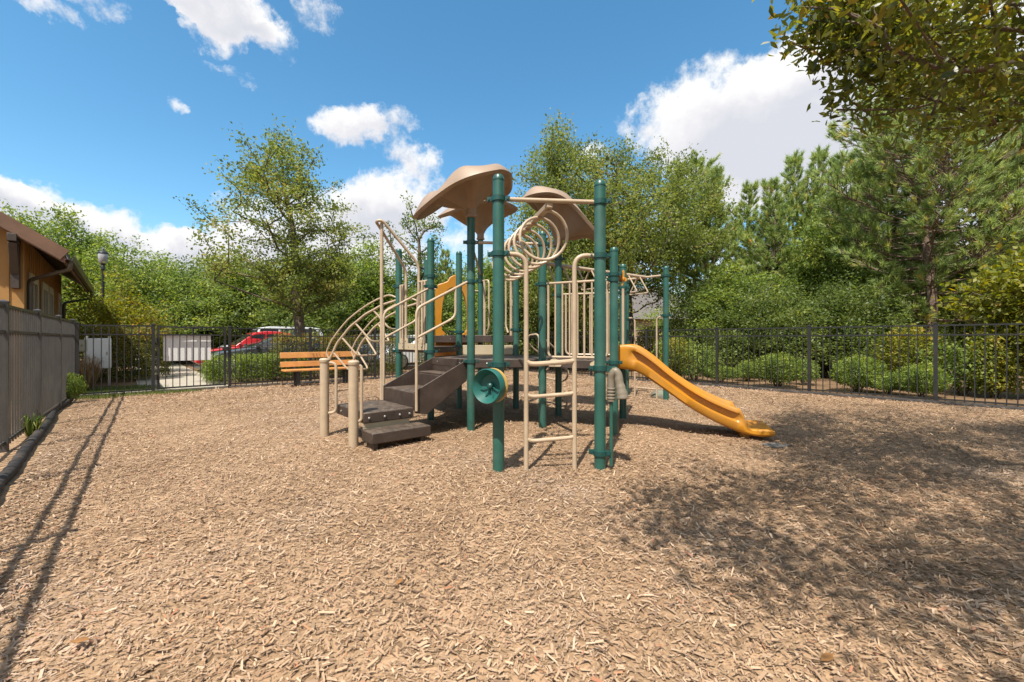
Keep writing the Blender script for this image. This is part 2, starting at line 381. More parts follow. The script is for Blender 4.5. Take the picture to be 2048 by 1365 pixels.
# ---- ground sheets
def height(x, y):
    return .012*np.sin(x*1.3+.4)*np.cos(y*1.1) + .008*np.sin(x*3.1+y*2.3) + .006*np.cos(x*5.7-y*4.1)
def ground_material(name, stops, scale=3.0, chip=None, bump=.4, grass=None):
    m, nt, out = new_mat(name); L = nt.links.new
    tc = nt.nodes.new('ShaderNodeTexCoord')
    b = nt.nodes.new('ShaderNodeBsdfPrincipled'); b.inputs['Roughness'].default_value = .9; b.inputs['Specular IOR Level'].default_value = .25
    n1 = N(nt, 'ShaderNodeTexNoise', Scale=scale, Detail=9.0, Roughness=.68); L(tc.outputs['Object'], n1.inputs['Vector'])
    r = ramp(nt, stops); L(n1.outputs['Fac'], r.inputs['Fac']); src = r.outputs[0]; hgt = n1.outputs['Fac']
    if chip:
        warp = N(nt, 'ShaderNodeTexNoise', Scale=5.0, Detail=2.0); L(tc.outputs['Object'], warp.inputs['Vector'])
        mm = N(nt, 'ShaderNodeVectorMath', operation='SCALE'); L(warp.outputs['Color'], mm.inputs[0]); mm.inputs['Scale'].default_value = .5
        aa = N(nt, 'ShaderNodeVectorMath', operation='ADD'); L(tc.outputs['Object'], aa.inputs[0]); L(mm.outputs[0], aa.inputs[1])
        mp = nt.nodes.new('ShaderNodeMapping'); L(aa.outputs[0], mp.inputs[0]); mp.inputs['Scale'].default_value = (22, 55, 40); mp.inputs['Rotation'].default_value = (0, 0, .5)
        vo = nt.nodes.new('ShaderNodeTexVoronoi'); vo.inputs['Scale'].default_value = 1.0; L(mp.outputs[0], vo.inputs['Vector'])
        sx = nt.nodes.new('ShaderNodeSeparateColor'); L(vo.outputs['Color'], sx.inputs[0])
        r2 = ramp(nt, chip); L(sx.outputs[0], r2.inputs['Fac'])
        mx = N(nt, 'ShaderNodeMix', data_type='RGBA', blend_type='MULTIPLY'); mx.inputs['Factor'].default_value = 1.0
        L(src, mx.inputs['A']); L(r2.outputs[0], mx.inputs['B']); src = mx.outputs['Result']; hgt = sx.outputs[1]
    L(src, b.inputs['Base Color'])
    bp = N(nt, 'ShaderNodeBump', Strength=bump, Distance=.02); L(hgt, bp.inputs['Height']); L(bp.outputs[0], b.inputs['Normal'])
    L(b.outputs[0], out.inputs[0]); return m
M['groundm'] = ground_material('leaf litter and soil', [(.3, (0.086, 0.050, 0.025)), (.5, (0.166, 0.101, 0.054)), (.65, (0.238, 0.144, 0.079)), (.8, (0.101, 0.101, 0.036))], scale=1.6)
M['mulchm'] = ground_material('wood chip bed', [(.25, (0.206, 0.121, 0.066)), (.45, (0.309, 0.197, 0.112)), (.6, (0.371, 0.241, 0.142)), (.8, (0.350, 0.216, 0.131))], scale=.9,
                              chip=[(0, (.35, .33, .3)), (.25, (.8, .8, .78)), (.7, (1.0, 1.0, 1.0)), (1, (1.15, 1.12, 1.1))], bump=.9)
M['lawnm'] = ground_material('thin lawn', [(.3, (.20, .14, .06)), (.5, (.16, .15, .045)), (.7, (.12, .15, .035)), (.85, (.3, .22, .12))], scale=4)
g = MB(); g.add([(-400, -300, -.03), (400, -300, -.03), (400, 700, -.03), (-400, 700, -.03)], [[0, 1, 2, 3]])
tag(g.build('ground', 'groundm'), kind='structure')
# wood chip bed: a gently uneven sheet inside the fences
na, nb = 90, 150; vs = []; fs = []
for i in range(na+1):
    for j in range(nb+1):
        p = P(-.45 + (WIDE+.45)*i/na, 22.0*j/nb)
        e = min(i, na-i)/3.0; e = min(1, e)
        vs.append((p.x, p.y, float(height(p.x, p.y)) - .012*(1-e)))
for i in range(na):
    for j in range(nb):
        k = i*(nb+1)+j; fs.append([k, k+1, k+nb+2, k+nb+1])
b = MB(); b.add(vs, fs); tag(b.build('mulch_bed', 'mulchm', sharp=180), kind='structure')
# loose chips lying on it
rng = np.random.default_rng(3)
def inside(x, y):
    dx, dy = x - L0.x, y - L0.y
    a = dx*U.x + dy*U.y; bb = dx*V.x + dy*V.y
    return (a > .12) & (a < WIDE-.12) & (bb > .15)
def chips(n):
    dgrid = np.linspace(.9, 14.5, 4000); pdf = (dgrid*2.6+2)*np.where(dgrid < 3.6, 1, (3.6/dgrid)**1.45); cdf = np.cumsum(pdf); cdf /= cdf[-1]
    y = np.interp(rng.random(n), cdf, dgrid); x = (rng.random(n)*2-1)*(1.3*y+1.0)
    k = inside(x, y); x, y = x[k], y[k]; n = len(x)
    grow = np.clip(y/6.5, 1, 1.6)
    ln = rng.lognormal(-4.08, .50, n)*grow; wd = ln*rng.uniform(.15, .36, n)
    big = rng.random(n) < .012; ln[big] *= 1.9
    ln = np.minimum(ln, .068*grow); wd = np.minimum(wd, .0125*grow)
    th = rng.random(n)*np.pi*2
    tilt = rng.normal(0, .24, n); roll = rng.normal(0, .34, n)
    a = np.stack([np.cos(th)*np.cos(tilt), np.sin(th)*np.cos(tilt), np.sin(tilt)], 1)
    s = np.stack([-np.sin(th), np.cos(th), np.zeros(n)], 1)
    up = np.cross(a, s); s2 = s*np.cos(roll)[:, None] + up*np.sin(roll)[:, None]
    z = height(x, y) + .004 + np.abs(np.sin(tilt))*ln*.45 + np.abs(np.sin(roll))*wd*.4 + rng.random(n)*.010
    c = np.stack([x, y, z], 1)
    A = a*(ln/2)[:, None]; S = s2*(wd/2)[:, None]
    j = rng.uniform(.45, 1.05, (4, n, 1)); e = rng.uniform(.7, 1.1, (4, n, 1))
    q = np.stack([c - A*e[0] - S*j[0], c + A*e[1] - S*j[1], c + A*e[2] + S*j[2], c - A*e[3] + S*j[3]], 1)
    patch = .5 + .5*np.sin(x*.9+1.3)*np.cos(y*.7+x*.4) ; 
    blot = np.sin(x*2.3+y*.6+1)*np.sin(y*1.9-x*.8) + .6*np.sin(x*5.1-y*3.7+2)*np.sin(y*4.3+x*1.7)
    t = np.clip(rng.random(n)*.80 + (patch-.5)*.12 + .08 + .11*blot, 0, .89)
    red = rng.random(n) < (.035 + .10*np.clip((-x-1.2)/2.5, 0, 1)*np.clip((3.4-y)/1.5, 0, 1) + .03*(patch > .8)); t[red] = rng.uniform(.9, 1.0, red.sum())
    return q, t
m_, nt_, out_ = new_mat('wood chips')
a_ = N(nt_, 'ShaderNodeAttribute', attribute_name='tint')
r_ = ramp(nt_, [(0, (0.105, 0.064, 0.039)), (.12, (0.215, 0.132, 0.081)), (.4, (0.342, 0.223, 0.134)), (.7, (0.415, 0.280, 0.174)), (.88, (0.477, 0.344, 0.227)), (.9, (0.337, 0.147, 0.081)), (.96, (0.389, 0.190, 0.096)), (1, (0.367, 0.223, 0.113))])
nt_.links.new(a_.outputs['Fac'], r_.inputs['Fac'])
b_ = nt_.nodes.new('ShaderNodeBsdfPrincipled'); b_.inputs['Roughness'].default_value = .75; b_.inputs['Specular IOR Level'].default_value = .3
tc_n = nt_.nodes.new('ShaderNodeTexCoord'); no_n = N(nt_, 'ShaderNodeTexNoise', Scale=.42, Detail=4.0, Roughness=.6); nt_.links.new(tc_n.outputs['Object'], no_n.inputs['Vector'])
rr_n = ramp(nt_, [(.50, (0, 0, 0)), (.68, (.62, .62, .62))]); nt_.links.new(no_n.outputs['Fac'], rr_n.inputs['Fac'])
hs_n = N(nt_, 'ShaderNodeHueSaturation', Saturation=.62, Value=.94); nt_.links.new(r_.outputs[0], hs_n.inputs['Color'])
mx_n = N(nt_, 'ShaderNodeMix', data_type='RGBA'); nt_.links.new(rr_n.outputs[0], mx_n.inputs['Factor']); nt_.links.new(r_.outputs[0], mx_n.inputs['A']); nt_.links.new(hs_n.outputs[0], mx_n.inputs['B'])
nt_.links.new(mx_n.outputs['Result'], b_.inputs['Base Color']); nt_.links.new(b_.outputs[0], out_.inputs[0]); M['chipm'] = m_
q, t = chips(NCHIP)
tag(link('wood_chips', fast_mesh('wood_chips', q, t, 'chipm')), 'pale brown wood chips strewn over the playground', 'wood chips', kind='stuff')

# path beyond the gate, lawn, car park
def sheet(name, pts, z, mat):
    q = MB(); q.add([(p[0], p[1], z) for p in pts], [list(range(len(pts)))]); return tag(q.build(name, mat), kind='structure')
def pq(a, b): p = P(a, b); return (p.x, p.y)
sheet('lawn', [pq(-4, -.05), pq(1.2, -.05), pq(1.0, -2.2), pq(-4, -2.6)], -.018, 'lawnm')
sheet('path', [pq(1.05, -.16), pq(2.85, -.16), pq(2.85, -26), pq(1.05, -26)], -.010, 'conc')
sheet('car_park', [pq(3.1, -3.4), pq(16, -3.4), pq(16, -13.5), pq(3.1, -13.5)], -.022, 'asphalt')
k = MB(); k.bar(P(-.1, -.10, .0), P(3.9, -.10, .0), .16, .10); tag(k.build('kerb', 'conc', bevel=.012), kind='structure')
k = MB(); k.bar(P(3.15, -3.32, .03), P(16, -3.32, .03), .15, .16); tag(k.build('kerb', 'conc', bevel=.012), kind='structure')
# ================================================================ PLAY STRUCTURE
pos = {}
for n_, x, y in (('A', 997, 942), ('B', 1200, 936), ('C', 942, 860), ('D', 1085, 857), ('E', 1228, 870), ('F', 861.5, 838), ('H', 918, 818),
                 ('J', 1032, 816), ('K', 1117, 831), ('L', 1246, 838), ('N', 1332, 800.5)):
    pos[n_] = gnd(x, y)
pos['G'] = Vector((-1.953, 7.2, 0)); pos['Q'] = Vector((-1.64, 8.05, 0)); pos['I'] = Vector((-.6375, 8.45, 0)); pos['M'] = Vector((2.495, 9.1, 0))
DZ1, DZ2, DZ3 = .945, 1.10, 1.29
play = thing('play_structure', (.2, 6.3, 0), 'green posted play structure with tan leaf roofs and yellow slide', 'play structure')
def p_(n, z): q = pos[n]; return Vector((q.x, q.y, z))
PR = .054
tops = dict(A=2.76, B=2.74, C=2.98, D=2.716, E=2.41, F=2.79, G=2.79, H=2.785, Q=2.79, J=2.42, K=2.86, L=2.39, I=3.36, M=2.56, N=2.71)
clamps = dict(A=[2.53, 2.02, .99], B=[2.53, 2.02, .95, .145], C=[2.54, 2.01, .93], D=[2.54, 1.99, .93], E=[1.99, 2.06, .93], F=[2.20, 2.04, 1.04], G=[2.14, 1.03],
              H=[1.36, 1.10, .93], Q=[1.27, 2.2], J=[2.40, 1.40, .93], K=[2.53, 1.94, .93], L=[1.95, 2.02, .93], I=[2.4, 1.27], M=[2.48, 1.68], N=[2.52, 1.71])
def clamp_mb(q, z, a):
    m = MB()
    m.lathe((q.x, q.y, z-.026), [(PR+.001, 0), (PR+.013, .003), (PR+.013, .049), (PR+.001, .052)], 16)
    for k in (0, 1):
        d = Vector((math.cos(a+k*math.pi), math.sin(a+k*math.pi), 0)); e = Vector((-d.y, d.x, 0))
        c = Vector((q.x, q.y, z)) + d*(PR+.022)
        m.bar(c - d*.016, c + d*.03, .03, .042)
        m.lathe(c + d*.012 - e*.024, [(.011, 0), (.011, .048)], 8, axis=e)
    return m
for n_, top in tops.items():
    q = pos[n_]
    m = MB(); pr = [(PR, -.05), (PR, top-.055), (PR*.93, top-.025), (PR*.7, top-.007), (PR*.3, top), (0, top+.001)]
    m.lathe((q.x, q.y, 0), pr, 20)
    po = m.build('post', 'green', play)
    m = MB(); m.lathe((q.x, q.y, top-.062), [(PR+.0025, 0), (PR+.0025, .012), (PR+.0005, .014)], 20)
    if n_ not in 'CKI': m.build('cap_ring', 'clamp', po)
    for z in clamps[n_]:
        clamp_mb(q, z, random.uniform(-.5, .6)).build('clamp', 'clamp', po)
# ---- decks
def deck(names, z, th=.105, pos_=pos):
    poly = [Vector((pos[n].x, pos[n].y, z)) for n in names]; c = sum(poly, Vector())/len(poly)
    m = MB(); inner = [c + (p-c)*1.0 for p in poly]
    m.prism([p - Vector((0, 0, .03)) for p in inner], (0, 0, .03))
    for i in range(len(poly)):
        a, b = poly[i], poly[(i+1) % len(poly)]
        d = (b-a).normalized(); nrm = Vector((d.y, -d.x, 0)); nrm = nrm if nrm.dot(a-c) > 0 else -nrm
        m.bar(a + d*.05 + nrm*.012 - Vector((0, 0, th/2-.004)), b - d*.05 + nrm*.012 - Vector((0, 0, th/2-.004)), .025, th+.008)
    o = m.build('deck', 'deck', play, bevel=.006)
    for i in range(len(poly)):
        a, b = poly[i], poly[(i+1) % len(poly)]
        d = (b-a).normalized(); nrm = Vector((d.y, -d.x, 0)); nrm = nrm if nrm.dot(a-c) > 0 else -nrm
        for t in (.22, .78):
            m = MB(); m.lathe(a + (b-a)*t + nrm*.022 - Vector((0, 0, th*.45)), [(.009, 0), (.009, .006), (.005, .009)], 8, axis=nrm); m.build('bolt', 'bolt', o)
    return o
deck('CDKJHF', DZ1); deck('DELK', DZ1); deck('FHQG', DZ2, .085); deck('HJIQ', DZ3, .12)
# cream riser between the two deck levels
m = MB(); a, b = p_('H', 1.04), p_('J', 1.04); d = (b-a).normalized(); m.bar(a + d*.06, b - d*.06, .02, .17); m.build('riser_panel', 'cream', play, bevel=.004)
# ---- leaf roofs: three plastic shells flaring up from a collar on a post
def leaf_roof(post, zc, R0, h, phi, a2, a1, ecc, flute=.04, droop=225, dl=.15):
    q = pos[post]; m = MB(); NT, NR = 72, 16; top = []
    for i in range(NR+1):
        t = i/NR; ring = []
        for k in range(NT):
            th = 2*math.pi*k/NT; c1 = math.cos(th-R(phi)); c2 = math.cos(2*(th-R(phi))); c3 = math.cos(3*(th-R(phi)) + .6)
            Rm = R0*(1 + ecc*c2 + .10*c3 + .06*c1)
            zr = h - a2*c2 - a1*c1 - .05*c3
            r = .062 + (Rm-.062)*t
            s = (min(1, t/.80)**.80)*.94 + .06*min(1, t*6); lipz = .10 + dl*max(0, math.cos(th-R(droop)))
            z = zr*s + .045*math.sin(t*math.pi)*c3 + .05*math.sin(t*math.pi)*math.cos(5*(th-R(phi))) - lipz*max(0, (t-.62)/.38)**1.9
            z += flute*math.sin(t*math.pi)*math.cos(6*(th-R(phi)))*.5
            ring.append(Vector((q.x + r*math.cos(th), q.y + r*math.sin(th), zc + z)))
        top.append(ring)
    m.loft(top, caps=False)
    o = m.build('leaf_roof', 'rooftan', play, sharp=180)
    sd = o.modifiers.new('thick', 'SOLIDIFY'); sd.thickness = .05; sd.offset = 1
    bv = o.modifiers.new('lip', 'BEVEL'); bv.width = .02; bv.segments = 3; bv.limit_method = 'ANGLE'; bv.angle_limit = R(55)
    m = MB(); m.lathe((q.x, q.y, zc-.10), [(.064, 0), (.082, .01), (.082, .03), (.07, .045), (.07, .14)], 20); m.build('collar', 'rooftan', o)
    return o
leaf_roof('C', 2.97, .60, .36, 190, .07, .15, .06, droop=222, dl=.17)
leaf_roof('I', 3.34, .72, .52, 225, .06, .06, .04, dl=.04)
leaf_roof('K', 2.83, .60, .50, 352, .14, .33, .02, droop=262, dl=.06)
# ---- overhead bars and the coil between the tall front posts and the deck
m = MB(); m.tube([p_('A', 2.53), p_('B', 2.53)], .021, 12); m.build('crossbar', 'tan', play)
m = MB(); m.tube([p_('C', 2.54), p_('D', 2.54)], .021, 12); m.build('crossbar', 'tan', play)
m = MB(); m.tube([p_('C', 2.54), p_('I', 2.54)], .018, 12); m.build('crossbar', 'tan', play)
s0 = (p_('A', 2.49) + p_('B', 2.49))/2; s1 = (p_('C', 2.49) + p_('D', 2.49))/2
coil = MB(); coil.bar(s0, s1, .06, .05)
co = coil.build('coil_climber', 'tan', play, bevel=.006)
d = (s1-s0).normalized(); lat = Vector((d.y, -d.x, 0)); RC = .225; turns = 7.0; pts = []
LN = (s1-s0).length
for i in range(int(turns*28)+1):
    a = i/28*2*math.pi; f = .04 + .93*i/(turns*28)
    pts.append(s0 + d*LN*f + Vector((0, 0, -.03-RC)) + Vector((0, 0, 1))*RC*math.cos(a) + lat*RC*math.sin(a))
m = MB(); m.tube(pts, .0155, 9); m.build('coil', 'tan', co)
# ---- front ladder
la = p_('A', 0) + (p_('B', 0)-p_('A', 0))*.268; lb = p_('A', 0) + (p_('B', 0)-p_('A', 0))*.744
ab = (p_('B', 0)-p_('A', 0)).normalized()
def up(q, z): return Vector((q.x, q.y, z))
m = MB()
m.tube(fillet([up(la, -.03), up(la, 2.02), p_('A', 2.02)], .15, 8), .0225, 12)
m.tube(fillet([up(lb, -.03), up(lb, 2.02), p_('B', 2.02)], .15, 8), .0225, 12)
ld = m.build('ladder', 'tan', play)
for z in (1.005, .70, .285):
    m = MB(); m.tube(spline([up(la, z+.012), up(la + ab*.06, z-.012), up((la+lb)/2, z-.004), up(lb - ab*.06, z+.008), up(lb, z+.02)], 5), .0185 if z < 1 else .024, 10); m.build('rung', 'tan', ld)
# ---- barriers with upright bars
def barrier(n1, n2, z0, z1, bars, inset=.11, off=0):
    a, b = p_(n1, 0), p_(n2, 0); d = (b-a).normalized(); nrm = Vector((d.y, -d.x, 0))*off; W = (b-a).length
    a += nrm; b += nrm
    m = MB(); m.tube([up(a, z1), up(b, z1)], .017, 10)
    m.tube(fillet([up(a + d*inset, z1), up(a + d*inset, z0), up(b - d*inset, z0), up(b - d*inset, z1)], .08, 6), .017, 10)
    for i in range(bars):
        q = a + d*(inset + (W-2*inset)*(i+1)/(bars+1)); m.tube([up(q, z0), up(q, z1)], .0125, 8)
    return m.build('railing', 'tan', play)
barrier('D', 'E', .985, 1.99, 7, .085); barrier('K', 'L', .985, 1.95, 7, .12); 
# hand loops either side of the opening on the upper deck
def hand_loop(n1, dvec, z0, z1, w):
    a = p_(n1, 0); d = Vector(dvec).normalized(); m = MB()
    m.tube(fillet([up(a, z1), up(a + d*(w+.07), z1), up(a + d*(w+.07), z0+.17), up(a + d*w, z0+.06)], .09, 6), .0175, 9)
    m.tube([up(a + d*w*.62, z1), up(a + d*w*.62, z0)], .026, 9)
    m.box(up(a + d*w*.62, (z0+z1)/2+.05), .05, .05, .12)
    return m.build('hand_loop', 'tan', play)
ij = p_('J', 0) - p_('I', 0)
hand_loop('I', ij, DZ3, 2.40, .24); hand_loop('J', -ij, DZ3, 2.40, .24)
# ---- stair with brown coated treads
so_ = Vector((-.775, -.63, 0)); sl_ = Vector((.66, -.75, 0)).normalized(); top_mid = (p_('C', 0)+p_('F', 0))/2
def st(o, l, z): return up(top_mid + so_*o + sl_*l, z)
HW = .43
m = MB()
for o0, o1, z in ((.0, .27, .755), (.27, .775, .555)):
    m.prism([st(o0, -HW, z-.03), st(o1, -HW, z-.03), st(o1, HW, z-.03), st(o0, HW, z-.03)], (0, 0, .03))
m.prism([st(.012, -HW, .755), st(.012, HW, .755), st(.012, HW, .935), st(.012, -HW, .935)], so_*.01)
m.prism([st(.27, -HW, .555), st(.27, HW, .555), st(.27, HW, .728), st(.27, -HW, .728)], so_*.012)
m.prism([st(.775, -HW, .34), st(.775, HW, .34), st(.775, HW, .552), st(.775, -HW, .552)], so_*.012)
stair = m.build('stair', 'deck', play, bevel=.006)
for sgn in (-1, 1):
    m = MB(); l = sgn*(HW+.012)
    m.prism([st(-.02, l, .965), st(.79, l, .575), st(.79, l, .30), st(.62, l, .27), st(.02, l, .66)], sl_*.02*sgn); m.build('stringer', 'deck', stair, bevel=.005)
m = MB(); e0 = .80; e1 = 1.43; HP = .46
m.prism([st(e0, -HP, .25), st(e1, -HP, .25), st(e1, HP, .25), st(e0, HP, .25)], (0, 0, .125)); pf = m.build('landing', 'deck', stair, bevel=.012)
for t in (.1, .3, .6, .9): m = MB(); m.lathe(st(e0 + (e1-e0)*t, HP+.002, .31), [(.014, 0), (.014, .008), (.007, .014)], 10, axis=sl_); m.build('bolt', 'bolt', pf)
m = MB(); m.lathe(st(e1+.002, -.25, .31), [(.014, 0), (.014, .008), (.007, .014)], 10, axis=so_); m.build('bolt', 'bolt', pf)
m = MB(); m.prism([st(e0+.05, HP-.02, .205), st(e1-.005, HP-.02, .205), st(e1-.005, HP-.02, .25), st(e0+.05, HP-.02, .25)], sl_*-.012)
m.prism([st(e0+.05, HP-.022, .09), st(e1-.005, HP-.022, .09), st(e1-.005, HP-.022, .205), st(e0+.05, HP-.022, .205)], sl_*-.012); m.build('riser_panel', 'cream', stair)
m = MB(); m.prism([st(e0-.06, HP+.01, .07), st(e1+.03, HP+.01, .07), st(e1+.03, HP+.31, .07), st(e0-.06, HP+.31, .07)], (0, 0, .125))
for o in (e0, e1-.06): m.prism([st(o, HP+.05, -.02), st(o+.05, HP+.05, -.02), st(o+.05, HP+.27, -.02), st(o, HP+.27, -.02)], (0, 0, .1))
m.build('step', 'deck', stair, bevel=.012)
# short tan posts at the foot of the stair, each with a hand hoop
for q, s in ((gnd(649, 870), 1), (gnd(707, 892), -1)):
    m = MB(); m.lathe((q.x, q.y, -.03), [(.056, 0), (.056, .955), (.062, .96), (.066, .975), (.066, .995), (.05, 1.012), (.0, 1.018)], 18); sp = m.build('stair_post', 'tan', play)
    dd = Vector((.145, .01, 0)) if s == 1 else Vector((.085, .02, 0))
    m = MB(); m.tube(fillet([up(q, .925), up(q+dd, .925), up(q+dd, .28), up(q, .28)], .10, 7), .0185, 10); m.build('hand_hoop', 'tan', sp)
# stair handrails
for sgn, n_ in ((1, 'C'), (-1, 'F')):
    b0 = st(.775, sgn*(HW+.045), 0); tp = p_(n_, 0); dr = (tp-b0)
    m = MB()
    m.tube(fillet([up(b0, .33), up(b0, 1.61), up(tp, 2.03)], .09, 6), .0175, 10)
    m.tube(fillet([up(b0, 1.24), up(b0 + dr*.70, 1.52), up(b0 + dr*.70, 1.90)], .09, 6), .0165, 10)
    m.build('handrail', 'tan', play)
# ---- fire pole with its hoop at the panel between the two left posts
g0, f0 = p_('G', 0), p_('F', 0); gf = (f0-g0); gd = gf.normalized(); no = Vector((-.73, -.68, 0))
def pan(t, z, o=0): return up(g0 + gf*t + no*o, z)
m = MB(); m.prism([pan(.06, 1.055, .02), pan(.94, 1.055, .02), pan(.94, 1.16, .02), pan(.06, 1.16, .02)], no*.02)
m.prism([pan(.10, 1.16, .02), pan(.36, 1.16, .02), pan(.36, 1.24, .02), pan(.10, 1.24, .02)], no*.02)
m.prism([pan(.64, 1.16, .02), pan(.90, 1.16, .02), pan(.90, 1.24, .02), pan(.64, 1.24, .02)], no*.02)
pb = m.build('panel_board', 'cream', play, bevel=.004)
for t in (.2, .4, .6, .8): m = MB(); m.lathe(pan(t, 1.105, .04), [(.012, 0), (.012, .005)], 8, axis=no); m.build('bolt', 'bolt', pb)
m = MB()
for t in (.12, .20): m.tube([pan(t, 1.16, .03), pan(t, 2.14, .03)], .02, 9)
for t in (.80, .88): m.tube([pan(t, 1.16, .03), pan(t, 2.14, .03)], .02, 9)
m.tube([pan(.0, 2.14), pan(.30, 2.14, .03)], .017, 9); m.tube([pan(.70, 2.14, .03), pan(1, 2.14)], .017, 9)
m.build('railing', 'tan', play)
fp = Vector((-2.01, 6.44, 0)); m = MB(); m.tube([up(fp, -.03), up(fp, 3.03)], .027, 12); pole = m.build('fire_pole', 'tan', play)
m = MB(); pl = pan(.30, 1.2, .03); pr = pan(.70, 1.2, .03); back = (fp - (g0+f0)/2).normalized()
side = gd*.05
loop = [pl, up(pl, 2.38), up(fp - side + back*.02, 2.98), up(fp + back*.10, 3.03), up(fp + side*1.2 + back*.02, 3.05), up(pr, 2.42), pr]
m.tube(fillet(loop, .12, 7), .022, 10); m.build('hoop', 'tan', pole)
# ---- arched climber on the left
gq = p_('Q', 0)-p_('G', 0); om = (p_('G', 0)+p_('Q', 0))/2; ou = Vector((-.95, .31, 0)).normalized(); lq = gq.normalized()
prof = [(1.70, -.05), (1.685, .35), (1.60, .80), (1.40, 1.16), (1.12, 1.45), (.78, 1.68), (.42, 1.84), (.0, 1.95)]
def arcp(l, t, off=0):
    x = t*(len(prof)-1); i = min(int(x), len(prof)-2); f = x-i
    u = prof[i][0]*(1-f)+prof[i+1][0]*f; z = prof[i][1]*(1-f)+prof[i+1][1]*f
    nx, nz = prof[i+1][0]-prof[i][0], prof[i+1][1]-prof[i][1]; L_ = math.hypot(nx, nz); nx, nz = nx/L_, nz/L_
    u += nz*off; z -= nx*off
    return up(om + ou*u + lq*l, z)
arch = None
for l in (-.33, .33):
    m = MB(); m.tube(spline([arcp(l, t/14) for t in range(15)], 3), .0225, 10)
    rails = [arcp(l, .30)] + [arcp(l, t/12, .14) for t in range(4, 12)] + [arcp(l, .98)]
    m.tube(fillet(rails, .07, 4), .0155, 9)
    if arch is None: arch = m.build('arch_climber', 'tan', play)
    else: m.build('side_rail', 'tan', arch)
for t in (.36, .48, .62, .78):
    a, b = arcp(-.33, t), arcp(.33, t); s_ = Vector((-ou.x*.30, -ou.y*.30, -.34))
    m = MB(); m.tube(fillet([a, a + s_ + lq*.06, b + s_ - lq*.06, b], .08, 6), .0175, 9); m.build('rung', 'tan', arch)
m = MB(); m.tube(spline([arcp(-.33, .10), arcp(-.33, .10) - ou*.06 + lq*.2, arcp(.33, .10) - ou*.06 - lq*.2, arcp(.33, .10)], 5), .0155, 9); m.build('rung', 'tan', arch)
# ---- play drum on the front left post
wc = Vector((-.205, 3.70, .81)); wn = Vector((-.53, -.85, 0)).normalized()
m = MB(); m.lathe(wc - wn*.01, [(.0, -.035), (.05, -.033), (.10, -.02), (.138, .04), (.149, .055), (.155, .045), (.155, -.02), (.12, -.048), (0, -.048)], 36, axis=wn); drum = m.build('play_drum', 'teal', play)
m = MB(); m.lathe(wc - wn*.088, [(.0, 0), (.13, 0), (.152, .008), (.156, .018), (.152, .028), (.125, .036), (0, .036)], 36, axis=wn); m.build('rear_dish', 'yellow', drum)
m = MB(); m.lathe(wc - wn*.04, [(.026, 0), (.026, .035), (.014, .045), (0, .045)], 14, axis=wn)
m.tube([wc - wn*.06, p_('A', .81) - wn*.02], .014, 8); m.build('hub', 'clamp', drum)
wx = Vector((wn.y, -wn.x, 0)).normalized()
for a in (205, 250, 295, 340): 
    e = wx*math.cos(R(a)) + Vector((0, 0, 1))*math.sin(R(a)); m = MB(); m.bar(wc - wn*.028 + e*.03, wc - wn*.011 + e*.106, .008, .010, up=wn); m.build('spoke', 'teal', drum)
# ---- talk tube on the front right post
B_ = pos['B']; tb = Vector((B_.x+.098, B_.y-.035, 0))
m = MB(); m.tube([up(tb, .03), up(tb, .66)], .0165, 10); tt = m.build('talk_tube', 'green', play)
m = MB(); m.tube([up(tb, .64), up(tb, .70), up(tb, .78)], [.037, .036, .036], 14)
for z in (.66, .69, .72, .75): m.lathe(up(tb, z), [(.036, 0), (.042, .005), (.042, .014), (.036, .019)], 16)
m.tube(spline([up(tb, .76), up(tb, .85), up(tb + Vector((.012, -.01, 0)), .90), up(tb + Vector((.035, -.02, 0)), .925), up(tb + Vector((.060, -.03, 0)), .89), up(tb + Vector((.066, -.035, 0)), .83), up(tb + Vector((.078, -.045, 0)), .77), up(tb + Vector((.090, -.055, 0)), .70), up(tb + Vector((.092, -.06, 0)), .665)], 4),
       [.036]*6 + [.037]*6 + [.038]*6 + [.041]*5 + [.046]*3 + [.053]*3 + [.056]*3 + [.046], 14)
m.build('horn', 'grip', tt)
m = MB(); m.bar(up(B_, .95), up(tb, .93), .03, .035); m.bar(up(B_, .145), up(tb, .145), .025, .035); m.build('bracket', 'clamp', tt)
# ---- cloud badges on the deck edge
def cloud(c, dr, nrm):
    o = []
    for k in range(40):
        a = 2*math.pi*k/40; r = 1 + .13*abs(math.sin(2.5*a+.3))
        x, y = .085*r*math.cos(a), .058*r*math.sin(a)
        y = max(y, -.042); x *= 1.15 - .25*(y > 0)*(y/.06)
        o.append(c + dr*x + Vector((0, 0, y)))
    m = MB(); m.prism(o, nrm*.014); b = m.build('cloud_badge', 'cream', play, sharp=60)
    m = MB(); k = c + nrm*.0165
    m.tube(spline([k + dr*-.012 + Vector((0, 0, .004)), k + dr*.004 + Vector((0, 0, .012)), k + dr*.018 + Vector((0, 0, 0))], 4), .004, 6); m.tube([k + dr*.0 - Vector((0, 0, .022)), k + dr*.008 - Vector((0, 0, .026))], .005, 6); m.build('emblem', 'benchleg', b)
de = (p_('E', 0)-p_('D', 0)); dd = de.normalized(); dn = Vector((dd.y, -dd.x, 0)); dn = dn if dn.y < 0 else -dn
cloud(up(p_('D', 0) + de*.19 + dn*.03, .90), dd, dn); cloud(up(p_('D', 0) + de*.80 + dn*.03, .90), dd, dn)
